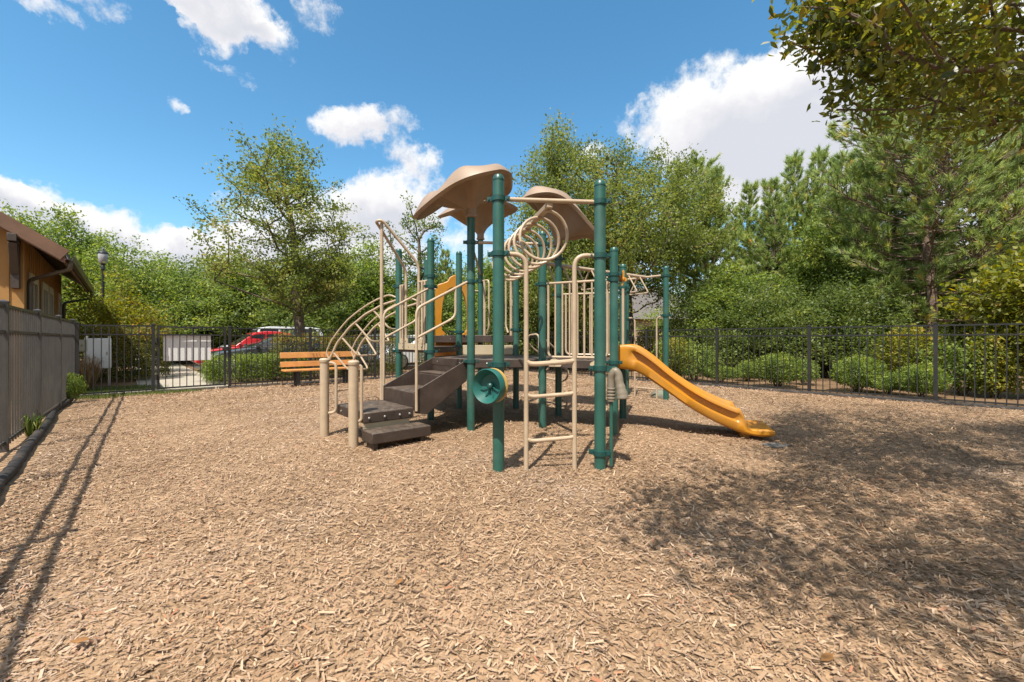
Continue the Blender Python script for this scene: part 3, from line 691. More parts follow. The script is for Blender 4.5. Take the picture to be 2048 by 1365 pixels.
# ---- slides: moulded trough swept along a wave
def slide(S, d, w, bed, wall, under, name='slide', mat='orange', half=.335, lip=True):
    d = Vector(d).normalized(); w = Vector(w).normalized(); rings = []
    ts = np.linspace(bed[0][0], bed[-1][0], 46)
    def f(tab, t):
        xs = [p[0] for p in tab]; ys = [p[1] for p in tab]
        i = max(0, min(len(xs)-2, int(np.searchsorted(xs, t))-1)); 
        m_ = [(ys[min(k+1, len(ys)-1)]-ys[max(k-1, 0)])/(xs[min(k+1, len(xs)-1)]-xs[max(k-1, 0)]) for k in range(len(xs))]
        h = xs[i+1]-xs[i]; s = (t-xs[i])/h
        return (2*s**3-3*s*s+1)*ys[i]+(s**3-2*s*s+s)*h*m_[i]+(-2*s**3+3*s*s)*ys[i+1]+(s**3-s*s)*h*m_[i+1]
    for t in ts:
        b, tp, bo = f(bed, t), f(wall, t), f(under, t); tp = max(tp, b+.004); bo = min(bo, b-.012); D_ = tp-bo
        g = .062*min(1, max(0, (t-.2)/.08)) * min(1, max(0, (tp-b-.05)/.08)) * (1 - min(1, max(0, (t-1.42)/.08)))
        h = half
        pr = [(-h+.03, bo), (-h, bo+.03*min(1, D_/.1)), (-h, bo+.40*D_), (-h+g, bo+.47*D_), (-h+g, bo+.74*D_), (-h, bo+.80*D_), (-h, tp-.022*min(1, D_/.1)), (-h+.012, tp-.006), (-h+.032, tp), (-h+.055, tp-.006), (-h+.07, tp-.025*min(1, (tp-b)/.1)),
              (-h+.085, b+.35*(tp-b)), (-h+.12, b+.06*(tp-b)), (-h+.18, b)]
        pr = pr + [(-x, z) for x, z in pr[::-1]]
        rings.append([up(S + d*t + w*x, z) for x, z in pr])
    m = MB(); m.loft(rings); return m.build(name, mat, play, sharp=50)
S = (p_('E', 0)+p_('L', 0))/2 + Vector((.94, -.345, 0))*-.02
sl1 = slide(S, (.94, -.345, 0), (.345, .94, 0),
      bed=[(0, .945), (.22, .94), (.45, .865), (.75, .66), (1.05, .43), (1.33, .24), (1.53, .145), (1.66, .105), (1.78, .115), (1.86, .13)],
      wall=[(0, 1.145), (.24, 1.147), (.45, 1.02), (.75, .765), (1.05, .565), (1.33, .43), (1.46, .385), (1.515, .36), (1.555, .20), (1.62, .14), (1.78, .145), (1.86, .135)],
      under=[(0, .845), (.30, .785), (.60, .59), (.90, .375), (1.19, .21), (1.39, .125), (1.53, .075), (1.70, .05), (1.82, .06), (1.88, .085)])
m = MB(); ft = S + Vector((.94, -.345, 0)).normalized()*1.52; m.prism([up(ft + Vector((.345, .94, 0))*x, -.02) for x in (-.16, .16)] + [up(ft + Vector((.345, .94, 0))*x, .09) for x in (.16, -.16)], Vector((.94, -.345, 0))*.10); m.build('slide_foot', 'orange', sl1)
# slide leaving the upper deck at the back, behind its hooded arch
qi = p_('I', 0)-p_('Q', 0); qd = qi.normalized(); qn = Vector((-qd.y, qd.x, 0)); qm = (p_('Q', 0)+p_('I', 0))/2
slide(qm + qn*.02, qn, qd, bed=[(0, 1.29), (.25, 1.28), (.6, 1.1), (1.2, .68), (1.8, .3), (2.1, .2), (2.4, .18)], wall=[(0, 1.40), (.25, 1.4), (.6, 1.26), (1.2, .86), (1.8, .46), (2.1, .30), (2.4, .2)],
      under=[(0, 1.0), (.25, .95), (.6, .80), (1.2, .5), (1.8, .2), (2.1, .12), (2.4, .14)], half=.36)
out_ = []; inn = []
for k in range(25):
    a = math.pi*k/24; ca, sa = math.cos(a), math.sin(a)
    ow = .47; oz = 1.29 + 1.30*min(1, 1) if False else 0
    out_.append((-ow*ca, 0)); inn.append((-.30*ca, 0))
def arch_pts(w, zs, ht, n=24, bump=0):
    o = []
    for k in range(n+1):
        a = math.pi*k/n; x = -w*math.cos(a); z = zs + ht*math.sin(a)**.75
        o.append((x, z))
    return o
outer = [(-.46, 1.27), (-.47, 1.9), (-.46, 2.20), (-.40, 2.30), (-.28, 2.33), (-.17, 2.37), (-.10, 2.46), (0, 2.50), (.10, 2.46), (.17, 2.37), (.28, 2.33), (.40, 2.30), (.46, 2.20), (.47, 1.9), (.46, 1.27)]
inner = [(-.20, 1.32), (-.315, 1.42), (-.33, 1.62), (-.30, 1.85), (-.26, 2.0), (-.20, 2.10), (-.10, 2.16), (0, 2.17), (.10, 2.16), (.20, 2.10), (.26, 2.0), (.30, 1.85), (.33, 1.62), (.315, 1.42), (.20, 1.32)]
m = MB(); n = len(outer); vs = []
outer = [(x*.81, z) for x, z in outer]; inner = [(x*.80, z + (.07 if z > 1.7 else 0)) for x, z in inner]
for x, z in outer + inner: vs.append(up(qm + qd*x - qn*.03, z))
for x, z in outer + inner: vs.append(up(qm + qd*x + qn*.05, z))
fs = []
for i in range(n-1):
    fs += [[i, i+1, n+i+1, n+i], [2*n+i, 3*n+i, 3*n+i+1, 2*n+i+1], [i, 2*n+i, 2*n+i+1, i+1], [n+i, n+i+1, 3*n+i+1, 3*n+i]]
fs += [[0, n, 3*n, 2*n], [n-1, 3*n-1, 4*n-1, 2*n-1]]
m.add(vs, fs); m.build('slide_arch', 'orange', play, bevel=.012)
m = MB(); m.tube([p_('Q', 2.2), up(qm - qd*.1, 2.2), p_('I', 2.2)], .017, 8); m.build('crossbar', 'tan', play)
# ---- overhead beam with hanging triangle rungs to the far ladder
b0 = Vector((.42, 7.08, 2.53)); b1 = (p_('M', 2.53)+p_('N', 2.53))/2
m = MB(); m.tube([b0, b1], .036, 12); ob = m.build('overhead_ladder', 'tan', play)
d = (b1-b0).normalized(); lt = Vector((d.y, -d.x, 0))
m = MB(); m.tube([p_('K', 2.53), b0, p_('J', 2.36)], .022, 10); m.build('crossbar', 'tan', ob)
m = MB(); m.tube([p_('M', 2.53), b1, p_('N', 2.53)], .024, 10); m.build('crossbar', 'tan', ob)
for i in range(8):
    c = b0 + d*(.22 + .355*i)
    m = MB(); m.tube(fillet([c + lt*.03 - Vector((0, 0, .02)), c + lt*.24 - Vector((0, 0, .36)), c - lt*.24 - Vector((0, 0, .36)), c - lt*.03 - Vector((0, 0, .02))], .045, 5), .0145, 8); m.build('rung', 'tan', ob)
# far ladder: two hooped rails between the far posts
mn = p_('N', 0)-p_('M', 0); e = mn.normalized()
m = MB()
for q, s in ((pos['M'], 1), (pos['N'], -1)):
    m.tube(fillet([up(q, 1.69), up(q + e*s*.20, 1.69), up(q + e*s*.20, -.03)], .12, 6), .0175, 9)
fl = m.build('ladder', 'tan', play)
for z in (.20, .52, .84): m = MB(); m.tube([up(pos['M'] + e*.2, z), up(pos['N'] - e*.2, z)], .014, 8); m.build('rung', 'tan', fl)
# ---- twisting climber under the deck on the far side
jk = p_('K', 0)-p_('J', 0); jd = jk.normalized(); jo = Vector((.77, .63, 0))
base = pos['J'] + jk*.5 + jo*.45
def cp(l, z, o=0): return up(base + jd*l + jo*o, z)
m = MB()
m.tube(spline([cp(-.30, .0), cp(-.33, .25), cp(-.22, .36), cp(-.38, .50), cp(-.36, .62), cp(-.18, .68), cp(-.12, .80), cp(-.26, .92), cp(-.30, 1.05, -.2), cp(-.28, 1.22, -.45)], 6), .0165, 8)
m.tube(spline([cp(.25, .0), cp(.28, .22), cp(.14, .34), cp(.10, .46), cp(.26, .54), cp(.30, .68), cp(.16, .78), cp(.20, .92), cp(.22, 1.05, -.2), cp(.22, 1.22, -.45)], 6), .0165, 8)
m.tube(spline([cp(-.30, .08), cp(-.1, .10), cp(.1, .06), cp(.26, .08)], 5), .014, 8)
m.tube(spline([cp(-.36, .55), cp(-.1, .52), cp(.12, .50)], 5), .014, 8); m.tube(spline([cp(-.13, .78), cp(.02, .80), cp(.16, .78)], 5), .014, 8)
m.tube(fillet([cp(-.22, .94, -.45), cp(-.26, 1.30, -.4), cp(.02, 1.32, -.4), cp(.06, .98, -.45)], .1, 6), .016, 8)
m.build('twist_climber', 'tan', play)
# ---- orange flower knob beside the slide
c = p_('E', 2.0) + Vector((.12, .03, -.0)); m = MB(); o = []
nrm = Vector((-.25, -.97, 0)); hx = Vector((.97, -.25, 0))
for k in range(40):
    a = 2*math.pi*k/40; r = .055*(1 + .45*math.cos(4*a+.7) + .2*math.cos(a-1.9)); o.append(c + hx*r*.75*math.cos(a) + Vector((0, 0, 1.35*r*math.sin(a))))
m.prism(o, nrm*.03); m.lathe(c, [(.03, .03), (.022, .045), (0, .05)], 12, axis=nrm); m.bar(c, p_('E', 2.0), .025, .02); m.build('flower_knob', 'orange', play, bevel=.008)
l_ = p_('L', 0) + Vector((-.02, -.075, 0)); m = MB(); m.tube([up(l_, 1.0), up(l_, 2.0)], .021, 10); m.tube([up(l_, 1.98), p_('L', 1.98)], .016, 8); m.build('grab_bar', 'tan', play)
# ================================================================ FENCES
def fence(name, stops, label, ax, mat, z_top, z_mid, z_bot, pitch, b_of=None, pick=.0165, group='metal fences round the playground', post_w=.062, spear=0):
    """stops: points of the posts on the ground; bays of pickets between them"""
    t = thing(name, stops[0], label, 'fence', group)
    for i, q in enumerate(stops):
        d = ((stops[i+1]-q) if i+1 < len(stops) else (q-stops[i-1])).normalized()
        m = MB(); m.bar(up(q, -.05), up(q, z_top+.035), post_w, post_w, up=d); po = m.build('post', mat, t)
        m = MB(); w = post_w/2+.008
        e = Vector((-d.y, d.x, 0)); c = up(q, z_top+.035)
        bs = [c + d*x*w + e*y*w for x, y in ((-1, -1), (1, -1), (1, 1), (-1, 1))]
        m.add(bs + [p + Vector((0, 0, .012)) for p in bs] + [c + Vector((0, 0, .03))], [[3, 2, 1, 0], [0, 1, 5, 4], [1, 2, 6, 5], [2, 3, 7, 6], [3, 0, 4, 7], [4, 5, 8], [5, 6, 8], [6, 7, 8], [7, 4, 8]])
        m.build('cap', mat, po, smooth=False)
    for a, b in zip(stops[:-1], stops[1:]):
        d = (b-a).normalized(); W = (b-a).length; n = max(2, round(W/pitch))
        m = MB()
        for k in range(1, n):
            q = a + d*(W*k/n); m.bar(up(q, z_bot-.06), up(q, z_top), pick, pick, up=d)
        pn = m.build('picket_panel', mat, t, smooth=False)
        for z, h in ((z_top, .03), (z_mid, .03), (z_bot, .03)):
            m = MB(); m.bar(up(a + d*.03, z), up(b - d*.03, z), .027, h); m.build('rail', mat, pn, smooth=False)
    return t
fence('metal_fence', [P(-.034*1.83*k, 1.83*k) for k in range(8)], 'bronze grey picket fence seen nearly end on beside the ochre house', V, 'fence', 1.595, 1.31, .10, .127, post_w=.066)
fence('metal_fence', [P(.06, 0), P(1.27, 0)], 'short black picket fence bay between the grey fence corner and the gate', U, 'fencebk', 1.53, 1.335, .085, .122, post_w=.06)
fence('metal_fence', [P(2.74, 0)] + [P(2.74+1.924*k, 0) for k in range(1, 6)], 'long black picket fence behind the wooden bench and the climbing arch', U, 'fencebk', 1.51, 1.32, .10, .124)
fence('metal_fence', [P(WIDE, 0.0)] + [P(WIDE, 2.04+2.047*k) for k in range(0, 10)], 'black picket fence with shrubs behind it, to the right of the yellow slide', V, 'fencebk', 1.50, 1.315, .07, .126)
# gate
gt = thing('metal_gate', P(1.36, 0), 'black picket gate with a white board on its outer side', 'gate')
m = MB()
for k in range(1, 10):
    q = P(1.36 + 1.30*k/10, 0); m.bar(up(q, .10), up(q, 1.33), .0165, .0165, up=U)
m.build('picket_panel', 'fencebk', gt, smooth=False)
m = MB()
for a in (1.36, 2.64): m.bar(P(a, 0, .07), P(a, 0, 1.55), .045, .045, up=U)
for z in (1.52, 1.335, .10): m.bar(P(1.38, 0, z), P(2.62, 0, z), .03, .035)
m.bar(P(1.40, .0, 1.40), P(2.0, .0, 1.50), .012, .016); m.bar(P(2.60, .0, 1.40), P(2.0, .0, 1.50), .012, .016); m.bar(P(2.0, 0, 1.34), P(2.0, 0, 1.53), .03, .03)
m.build('gate_frame', 'fencebk', gt, smooth=False)
m = MB(); m.bar(P(2.58, .05, .99), P(2.70, .05, .99), .05, .10); m.build('latch', 'fencebk', gt, bevel=.004)
for z in (.3, 1.15): m = MB(); m.bar(P(1.33, .035, z), P(1.33, .035, z+.12), .03, .03); m.build('hinge', 'fencebk', gt)
bd = thing('board_sign', P(1.42, -.10), 'blank white board fixed to the outer side of the gate', 'board')
m = MB(); m.prism([P(1.45, -.06, .72), P(2.36, -.06, .72), P(2.36, -.06, 1.33), P(1.45, -.06, 1.33)], -V*.02); m.build('face', 'white', bd, bevel=.004)
m = MB(); m.bar(P(1.44, -.10, 1.335), P(2.37, -.10, 1.335), .05, .02); m.build('edging', 'trim', bd)
# ---- edging pipe that wanders along the left fence, straight timber edging along the other two
def pipe(name, pts, r, label, mat='pipe'):
    pts = spline(pts, 10); m = MB(); rs = [r*(1 + .09*math.sin(i*2.1)) for i in range(len(pts))]
    m.tube(pts, rs, 10); return tag(m.build(name, mat, sharp=60), label, 'edging', 'plastic edging round the chips')
e = [gnd(-60, 1080), gnd(-10, 985), gnd(25, 945), gnd(52, 905), gnd(78, 872), gnd(100, 842), gnd(107, 826), gnd(128, 812), gnd(142, 803)]
for q in e: q.z = .04
pipe('edging_pipe', e, .046, 'black corrugated edging pipe winding along the foot of the grey fence')
rr = random.Random(5)
e = [P(3.9 + 1.05*k, .16 + rr.uniform(-.03, .03), .0 + rr.uniform(-.02, .02)) for k in range(9)]
pipe('edging_pipe', e, .05, 'dark edging pipe behind the bench along the back fence')
e = [P(WIDE-.2 + rr.uniform(-.03, .03), .4 + 1.25*k, -.004 + rr.uniform(-.022, .016)) for k in range(15)]
pipe('edging_pipe', e, .05, 'dark edging pipe in front of the shrub side fence beyond the slide')

# ================================================================ BENCH
bp0 = Vector((-5.80, 11.05, 0)); bq = bp0 - U*.30; bn = V      # bench runs along the back fence and faces the play structure
be = thing('park_bench', bp0, 'orange wooden bench on black legs in front of the back fence', 'bench')
LB = 2.0
def bb(a, o, z): return up(bq + U*a + bn*o, z)
m = MB()
for o in (.06, .20, .34): m.prism([bb(0, o, .405), bb(LB, o, .405), bb(LB, o+.125, .405), bb(0, o+.125, .405)], (0, 0, .045))
m.build('seat', 'bench', be, bevel=.008)
slat0 = None
for z0, z1, o in ((.505, .645, .0), (.735, .885, -.03)):
    m = MB(); m.prism([bb(0, o, z0), bb(LB, o, z0), bb(LB, o-.025, z1), bb(0, o-.025, z1)], bn*.042); s_ = m.build('back_slat', 'bench', be, bevel=.007); slat0 = s_
m = MB(); rr = random.Random(12); a = .72
for k in range(9):
    a += rr.choice((.065, .085, .11)); zc = .81; o = -.003
    if rr.random() < .8: m.bar(bb(a, o+.024, zc-.028), bb(a, o+.022, zc+.028), .010, .003, up=bn)
    if rr.random() < .6: m.bar(bb(a-.018, o+.023, zc+.028), bb(a+.025, o+.023, zc+.028), .003, .010)
    if rr.random() < .4: m.bar(bb(a, o+.023, zc), bb(a+.022, o+.023, zc), .003, .009)
m.build('engraved_lettering', 'engrave', slat0, smooth=False)
for a in (.34, 1.62):
    m = MB(); m.bar(bb(a, .34, -.04), bb(a, .34, .40), .08, .08, up=U); m.bar(bb(a, .10, -.04), bb(a, -.05, .88), .075, .05, up=bn); m.bar(bb(a, .02, .385), bb(a, .44, .385), .07, .04); m.build('leg', 'benchleg', be, bevel=.006)

# ================================================================ OCHRE HOUSE
hs_ = thing('ochre_house', P(-1.5, .4), 'ochre board and batten house with brown gable roof behind the grey fence', 'house')
nn = -U                                                    # away from the playground
EV = Vector((-9.25, 8.64, 0))                              # near eave corner
LEN, OV, RK, SLOPE, ZE = 8.2, .62, .42, .68, 3.0
c0 = EV + nn*OV - V*RK                                     # near wall corner
c1 = EV + nn*OV - V*(LEN-.5)
HWID = 8.0
zw = ZE + SLOPE*OV - .10
m = MB()
def wallq(a, b, z0, z1, z2=None):
    z2 = z1 if z2 is None else z2
    m.add([up(a, z0), up(b, z0), up(b, z2), up(a, z1)], [[0, 1, 2, 3]])
wallq(c0, c1, 0, zw)
cm = c0 + nn*HWID/2; ce = c0 + nn*HWID
m.add([up(c0, 0), up(ce, 0), up(ce, zw), up(cm, zw + SLOPE*HWID/2), up(c0, zw)], [[0, 1, 2, 3, 4]])
dm = c1 + nn*HWID/2; de_ = c1 + nn*HWID
m.add([up(c1, 0), up(de_, 0), up(de_, zw), up(dm, zw + SLOPE*HWID/2), up(c1, zw)], [[4, 3, 2, 1, 0]])
wallq(ce, de_, 0, zw)
x = .18
while x < (c1-c0).length - .05:
    q = c0 + (c1-c0).normalized()*x; m.bar(up(q + U*.006, 0), up(q + U*.006, zw), .045, .024, up=U); x += .30
x = .2
while x < HWID:
    q = c0 + nn*x; zt = zw + SLOPE*min(x, HWID-x); m.bar(up(q + V*.006, 0), up(q + V*.006, zt-.02), .045, .024, up=V); x += .42
m.bar(up(c0 + U*.012 - V*.01, 0), up(c0 + U*.012 - V*.01, zw-.02), .10, .02, up=U); m.bar(up(c0 + V*.012 + nn*.05, 0), up(c0 + V*.012 + nn*.05, zw), .11, .02, up=V)
m.build('wall', 'siding', hs_, smooth=False)
m = MB()
for s in (0, 1):
    base = c0 if s == 0 else ce; dn_ = -nn if s == 0 else nn
    e0_ = base + dn_*OV + V*RK; r0_ = cm + V*RK
    e1_ = base + dn_*OV - V*((c1-c0).length + RK); r1_ = dm - V*RK
    zr = ZE + SLOPE*(HWID/2+OV)
    m.add([up(e0_, ZE), up(r0_, zr), up(r1_, zr), up(e1_, ZE)] + [up(e0_, ZE+.10), up(r0_, zr+.10), up(r1_, zr+.10), up(e1_, ZE+.10)],
          [[0, 1, 2, 3], [4, 7, 6, 5], [0, 4, 5, 1], [1, 5, 6, 2], [2, 6, 7, 3], [3, 7, 4, 0]])
rf = m.build('roof', 'shingle', hs_, smooth=False)
m = MB()
for s in (0, 1):
    base = c0 if s == 0 else ce; dn_ = -nn if s == 0 else nn
    a_ = up(base + dn_*(OV+.0) + V*(RK+.018), ZE-.03); b_ = up(cm + V*(RK+.018), ZE-.03 + SLOPE*(HWID/2+OV)); m.bar(a_, b_, .03, .24, up=(0, 0, 1))
    m.bar(a_ - V*.045 - Vector((0, 0, .11)), b_ - V*.045 - Vector((0, 0, .11)), .05, .10)
m.build('rake_board', 'fascia', rf, smooth=False)
m = MB(); m.bar(up(EV + U*-.012, ZE-.08), up(EV - V*LEN + U*-.012, ZE-.08), .03, .20); m.build('fascia', 'fascia', rf, smooth=False)
zs_ = ZE + SLOPE*OV; m = MB(); m.prism([up(c0 + V*RK, zs_-.03), up(EV + V*RK*0 - U*.02, ZE-.02), up(EV - V*LEN - U*.02, ZE-.02), up(c1 - V*.4, zs_-.03)], (0, 0, .012)); m.build('soffit', 'darkwood', rf, smooth=False)
m = MB(); gp = []
for a_ in (0, LEN):
    o = EV - V*a_ + U*.005; pr = [(0, 0), (.02, -.11), (.10, -.12), (.135, -.03), (.135, .0), (.12, 0), (.10, -.09), (.03, -.09)]
    gp.append([up(o + U*x, ZE-.01+z) for x, z in pr])
m.loft(gp); m.build('gutter', 'gutter', hs_, smooth=False)
m = MB(); o = EV + U*.07 - V*.12
m.tube(fillet([up(o, ZE-.10), up(o, ZE-.30), up(c0 + U*.06 - V*.30, ZE-.52), up(c0 + U*.06 - V*.30, .0)], .12, 6), .042, 8); m.build('downspout', 'gutter', hs_); m = MB()
o = EV + U*.07 - V*(LEN-.1)
m.tube(fillet([up(o, ZE-.10), up(o, ZE-.34), up(c1 + U*.06 + V*.05, ZE-.55), up(c1 + U*.06 + V*.05, .0)], .12, 6), .042, 8); m.build('downspout', 'gutter', hs_)
for x_, w_ in ((.62, .95), (2.5, .85), (3.75, .75), (6.0, .65)):
    a_ = c0 - V*x_; 
    def wq(x, z, o): return up(a_ - V*x + U*o, z)
    m = MB()
    for x0, x1, z0, z1 in ((-.09, w_+.09, 2.48, 2.66), (-.09, 0, 1.02, 2.48), (w_, w_+.09, 1.02, 2.48), (-.12, w_+.12, .92, 1.02), (w_/2-.02, w_/2+.02, 1.02, 2.48)):
        m.prism([wq(x0, z0, .02), wq(x1, z0, .02), wq(x1, z1, .02), wq(x0, z1, .02)], U*.035)
    wn_ = m.build('window', 'trim', hs_, bevel=.004)
    m = MB(); m.prism([wq(0, 1.02, .008), wq(w_, 1.02, .008), wq(w_, 2.48, .008), wq(0, 2.48, .008)], U*.012); m.build('pane', 'glass', wn_, smooth=False)
    m = MB()
    for k in range(13):
        z = 1.04 + k*.062; m.bar(wq(w_*.52, z, .05), wq(w_-.01, z, .05), .035, .035)
    m.build('louvre', 'shutter', wn_, smooth=False)
m = MB(); kb = c0 + nn*.085 + V*.02
m.bar(up(kb + V*.07, 2.25), up(kb + V*.07, 3.20), .12, .12, up=V); m.bar(up(kb, 3.22), up(kb + V*(RK+.05), 3.22), .13, .15); m.bar(up(kb + V*.10, 2.55), up(kb + V*(RK-.05), 3.14), .12, .10); m.build('bracket', 'darkwood', hs_, bevel=.01)

# ================================================================ LAMP, BOXES, DISTANT HOUSE
lp = at(206, 680, 17.0); lp.z = 0
lt_ = thing('street_lamp', lp, 'black street lamp with a grey acorn globe among the trees behind the house', 'street lamp')
m = MB(); m.lathe((lp.x, lp.y, 0), [(.14, 0), (.14, .1), (.08, .35), (.06, .6), (.05, 2.0), (.045, 4.05), (.075, 4.08), (.075, 4.2), (.055, 4.24), (.07, 4.32)], 14); m.build('pole', 'iron', lt_)
m = MB(); m.lathe((lp.x, lp.y, 4.32), [(.09, 0), (.13, .06), (.155, .22), (.16, .34), (.14, .42)], 16); m.build('globe', 'lampglass', lt_)
m = MB(); m.lathe((lp.x, lp.y, 4.72), [(.165, 0), (.17, .03), (.12, .10), (.05, .14), (.02, .22), (0, .23)], 16); m.build('lamp_cap', 'iron', lt_)
def cabinet(name, c, w, d, z0, z1, mat, label, cat):
    t = thing(name, up(c, 0), label, cat); m = MB(); m.prism([up(c - U*w/2, z0), up(c + U*w/2, z0), up(c + U*w/2 - V*d, z0), up(c - U*w/2 - V*d, z0)], (0, 0, z1-z0)); m.build('box', mat, t, bevel=.01)
    m = MB(); m.prism([up(c - U*(w/2-.03) + V*.002, z0+.04), up(c + U*(w/2-.03) + V*.002, z0+.04), up(c + U*(w/2-.03) + V*.002, z1-.04), up(c - U*(w/2-.03) + V*.002, z1-.04)], V*.008); dr_ = m.build('door', mat, t, bevel=.003)
    m = MB(); m.bar(up(c + U*(w/2-.08) + V*.012, (z0+z1)/2-.04), up(c + U*(w/2-.08) + V*.012, (z0+z1)/2+.04), .02, .02); m.build('handle', 'bolt', dr_)
    m = MB()
    for s in (-1, 1): m.bar(up(c + U*s*w*.42 - V*d*.5, 0), up(c + U*s*w*.42 - V*d*.5, z1+.06), .05, .05, up=U)
    m.build('stand', 'bolt', t); return t
cabinet('utility_cabinet', at(196, 680, 10.9), .50, .22, .47, 1.26, 'white', 'tall white utility cabinet on a metal stand beyond the short fence', 'cabinet')
cabinet('meter_box', at(157, 680, 10.6), .30, .15, .92, 1.22, 'beige', 'small beige meter box beside the tall white cabinet', 'meter box')
dh = thing('distant_house', (13.5, 42, 0), 'pinkish house with a grey roof glimpsed between trees past the monkey bars', 'house')
m = MB(); hx0, hx1, hy0, hy1 = 9.5, 18.5, 38, 48; m.prism([(hx0, hy0, 0), (hx1, hy0, 0), (hx1, hy1, 0), (hx0, hy1, 0)], (0, 0, 3.3)); m.build('wall', 'housewall', dh, smooth=False)
m = MB(); m.add([(hx0-.5, hy0-.5, 3.1), (hx1+.5, hy0-.5, 3.1), (hx1+.5, hy1+.5, 3.1), (hx0-.5, hy1+.5, 3.1), (hx0+3, 43, 6.6), (hx1-3, 43, 6.6)], [[0, 1, 5, 4], [1, 2, 5], [2, 3, 4, 5], [3, 0, 4], [3, 2, 1, 0]]); m.build('roof', 'houseroof', dh, smooth=False)
m = MB(); m.prism([(12, hy0-.02, 1.0), (13.2, hy0-.02, 1.0), (13.2, hy0-.02, 2.4), (12, hy0-.02, 2.4)], (0, .03, 0)); m.build('window', 'glass', dh, smooth=False)

# ================================================================ PARKED CARS
def car_spot(px, b):
    r = (px-CX)/FOC
    a = (r*(L0.y + V.y*b) - (L0.x + V.x*b))/(U.x - r*U.y)
    return P(a, b)
def car(px, b, mat, label, L=4.6, Wd=1.8, Ht=1.43, suv=False, flip=1):
    c = car_spot(px, b); f = -U*flip; s = Vector((-f.y, f.x, 0))
    t = thing('parked_car', c, label, 'car', 'cars parked beyond the playground')
    def q(x, y, z): return up(c + f*x + s*y, z)
    hl = L/2
    if suv: prof_b = [(-hl, .35), (-hl, .75), (-hl+.05, 1.02), (hl-1.25, 1.05), (hl-.35, .95), (hl-.02, .72), (hl, .38), (hl-.2, .26), (-hl+.2, .26)]; cab = [(-hl+.12, 1.02), (-hl+.42, Ht-.07), (-hl+.75, Ht), (.35, Ht), (.75, Ht-.07), (hl-1.2, 1.05)]
    else: prof_b = [(-hl, .36), (-hl+.02, .80), (-hl+.15, .94), (-hl+.8, .97), (hl-1.35, .95), (hl-.35, .80), (hl-.02, .62), (hl, .36), (hl-.2, .24), (-hl+.2, .24)]; cab = [(-hl+.55, .96), (-hl+1.25, Ht-.10), (-hl+1.7, Ht-.01), (-.05, Ht), (.35, Ht-.07), (hl-1.25, .95)]
    rings = []
    for y, k in ((-Wd/2, .93), (-Wd/2+.05, 1), (Wd/2-.05, 1), (Wd/2, .93)):
        cx = 0; rings.append([q(x*(.985 if k < 1 else 1), y, .55 + (z-.55)*k) for x, z in prof_b])
    m = MB(); m.loft(rings)
    rings = []
    for y, k in ((-Wd/2+.06, 0), (-Wd/2+.10, .25), (-Wd/2+.22, 1), (Wd/2-.22, 1), (Wd/2-.10, .25), (Wd/2-.06, 0)):
        zb = cab[0][1]; rings.append([q(x, y*1.0, zb + (z-zb)*(1 if k == 1 else (.86 if k == .25 else 0))) if i not in (0, len(cab)-1) else q(x, y, z) for i, (x, z) in enumerate(cab)])
    # cabin: sides lean in from the belt line to the roof
    rb = [[q(x, sd*(Wd/2-.06), cab[0][1]) if i in (0, len(cab)-1) else q(x, sd*(Wd/2-.10 - .13*(z-cab[0][1])/(Ht-cab[0][1])), z) for i, (x, z) in enumerate(cab)] for sd in (-1, 1)]
    mid = [[q(x, sd*(Wd/2-.28), z + (.02 if 0 < i < len(cab)-1 else 0)) for i, (x, z) in enumerate(cab)] for sd in (-1, 1)]
    m.loft([rb[0], mid[0], mid[1], rb[1]])
    body = m.build('body', mat, t, bevel=.02, sharp=50)
    x0, x1 = cab[0][0]+.12, cab[-1][0]-.16
    for sd in (-1, 1):
        def sidept(x, z): return q(x, sd*(Wd/2-.10 - .13*(z-cab[0][1])/(Ht-cab[0][1]) + .012), z)
        zb, zt = cab[0][1]+.05, Ht-.10
        xl = cab[0][0] + (cab[1][0]-cab[0][0])*.45; 
        m = MB(); m.prism([sidept(x0+.12, zb), sidept(-.12, zb), sidept(-.12, zt), sidept(cab[2][0]-.1, zt-.01), sidept(xl+.3, zb+.62*(zt-zb))], s*sd*.006); m.build('window', 'glass', t, smooth=False)
        m = MB(); m.prism([sidept(-.02, zb), sidept(x1-.05, zb), sidept(cab[4][0]-.02, zt-.03), sidept(cab[3][0], zt), sidept(-.02, zt)], s*sd*.006); m.build('window', 'glass', t, smooth=False)
        m = MB(); m.bar(q(x0, sd*(Wd/2-.055), cab[0][1]+.02), q(x1, sd*(Wd/2-.055), cab[0][1]+.02), .02, .022); m.build('belt_trim', 'chrome', body, smooth=False)
        for x in (-.55, .42): m = MB(); m.bar(q(x, sd*(Wd/2+.012), .86), q(x+.17, sd*(Wd/2+.012), .86), .025, .025); m.build('door_handle', mat, body)
        m = MB(); m.box(q(hl-1.42, sd*(Wd/2+.07), 1.0), .12, .16, .12, ax=f); m.build('mirror', mat, body, bevel=.02)
    for (i0, i1, nm) in ((4, 5, 'windscreen'), (0, 1, 'rear_window')):
        a_, b_ = cab[i0], cab[i1]; ux, uz = b_[0]-a_[0], b_[1]-a_[1]; nx, nz = (-uz, ux) if True else (0, 0)
        if nz < 0: nx, nz = -nx, -nz
        ll = math.hypot(nx, nz); nx, nz = nx/ll*.014, nz/ll*.014
        p0 = (a_[0]+ux*.1+nx, a_[1]+uz*.1+nz); p1 = (a_[0]+ux*.88+nx, a_[1]+uz*.88+nz)
        m = MB(); m.add([q(p0[0], -Wd/2+.27, p0[1]), q(p0[0], Wd/2-.27, p0[1]), q(p1[0], Wd/2-.27, p1[1]), q(p1[0], -Wd/2+.27, p1[1])], [[0, 1, 2, 3]]); m.build(nm, 'glass', t, smooth=False)
    rw = .335 if not suv else .37
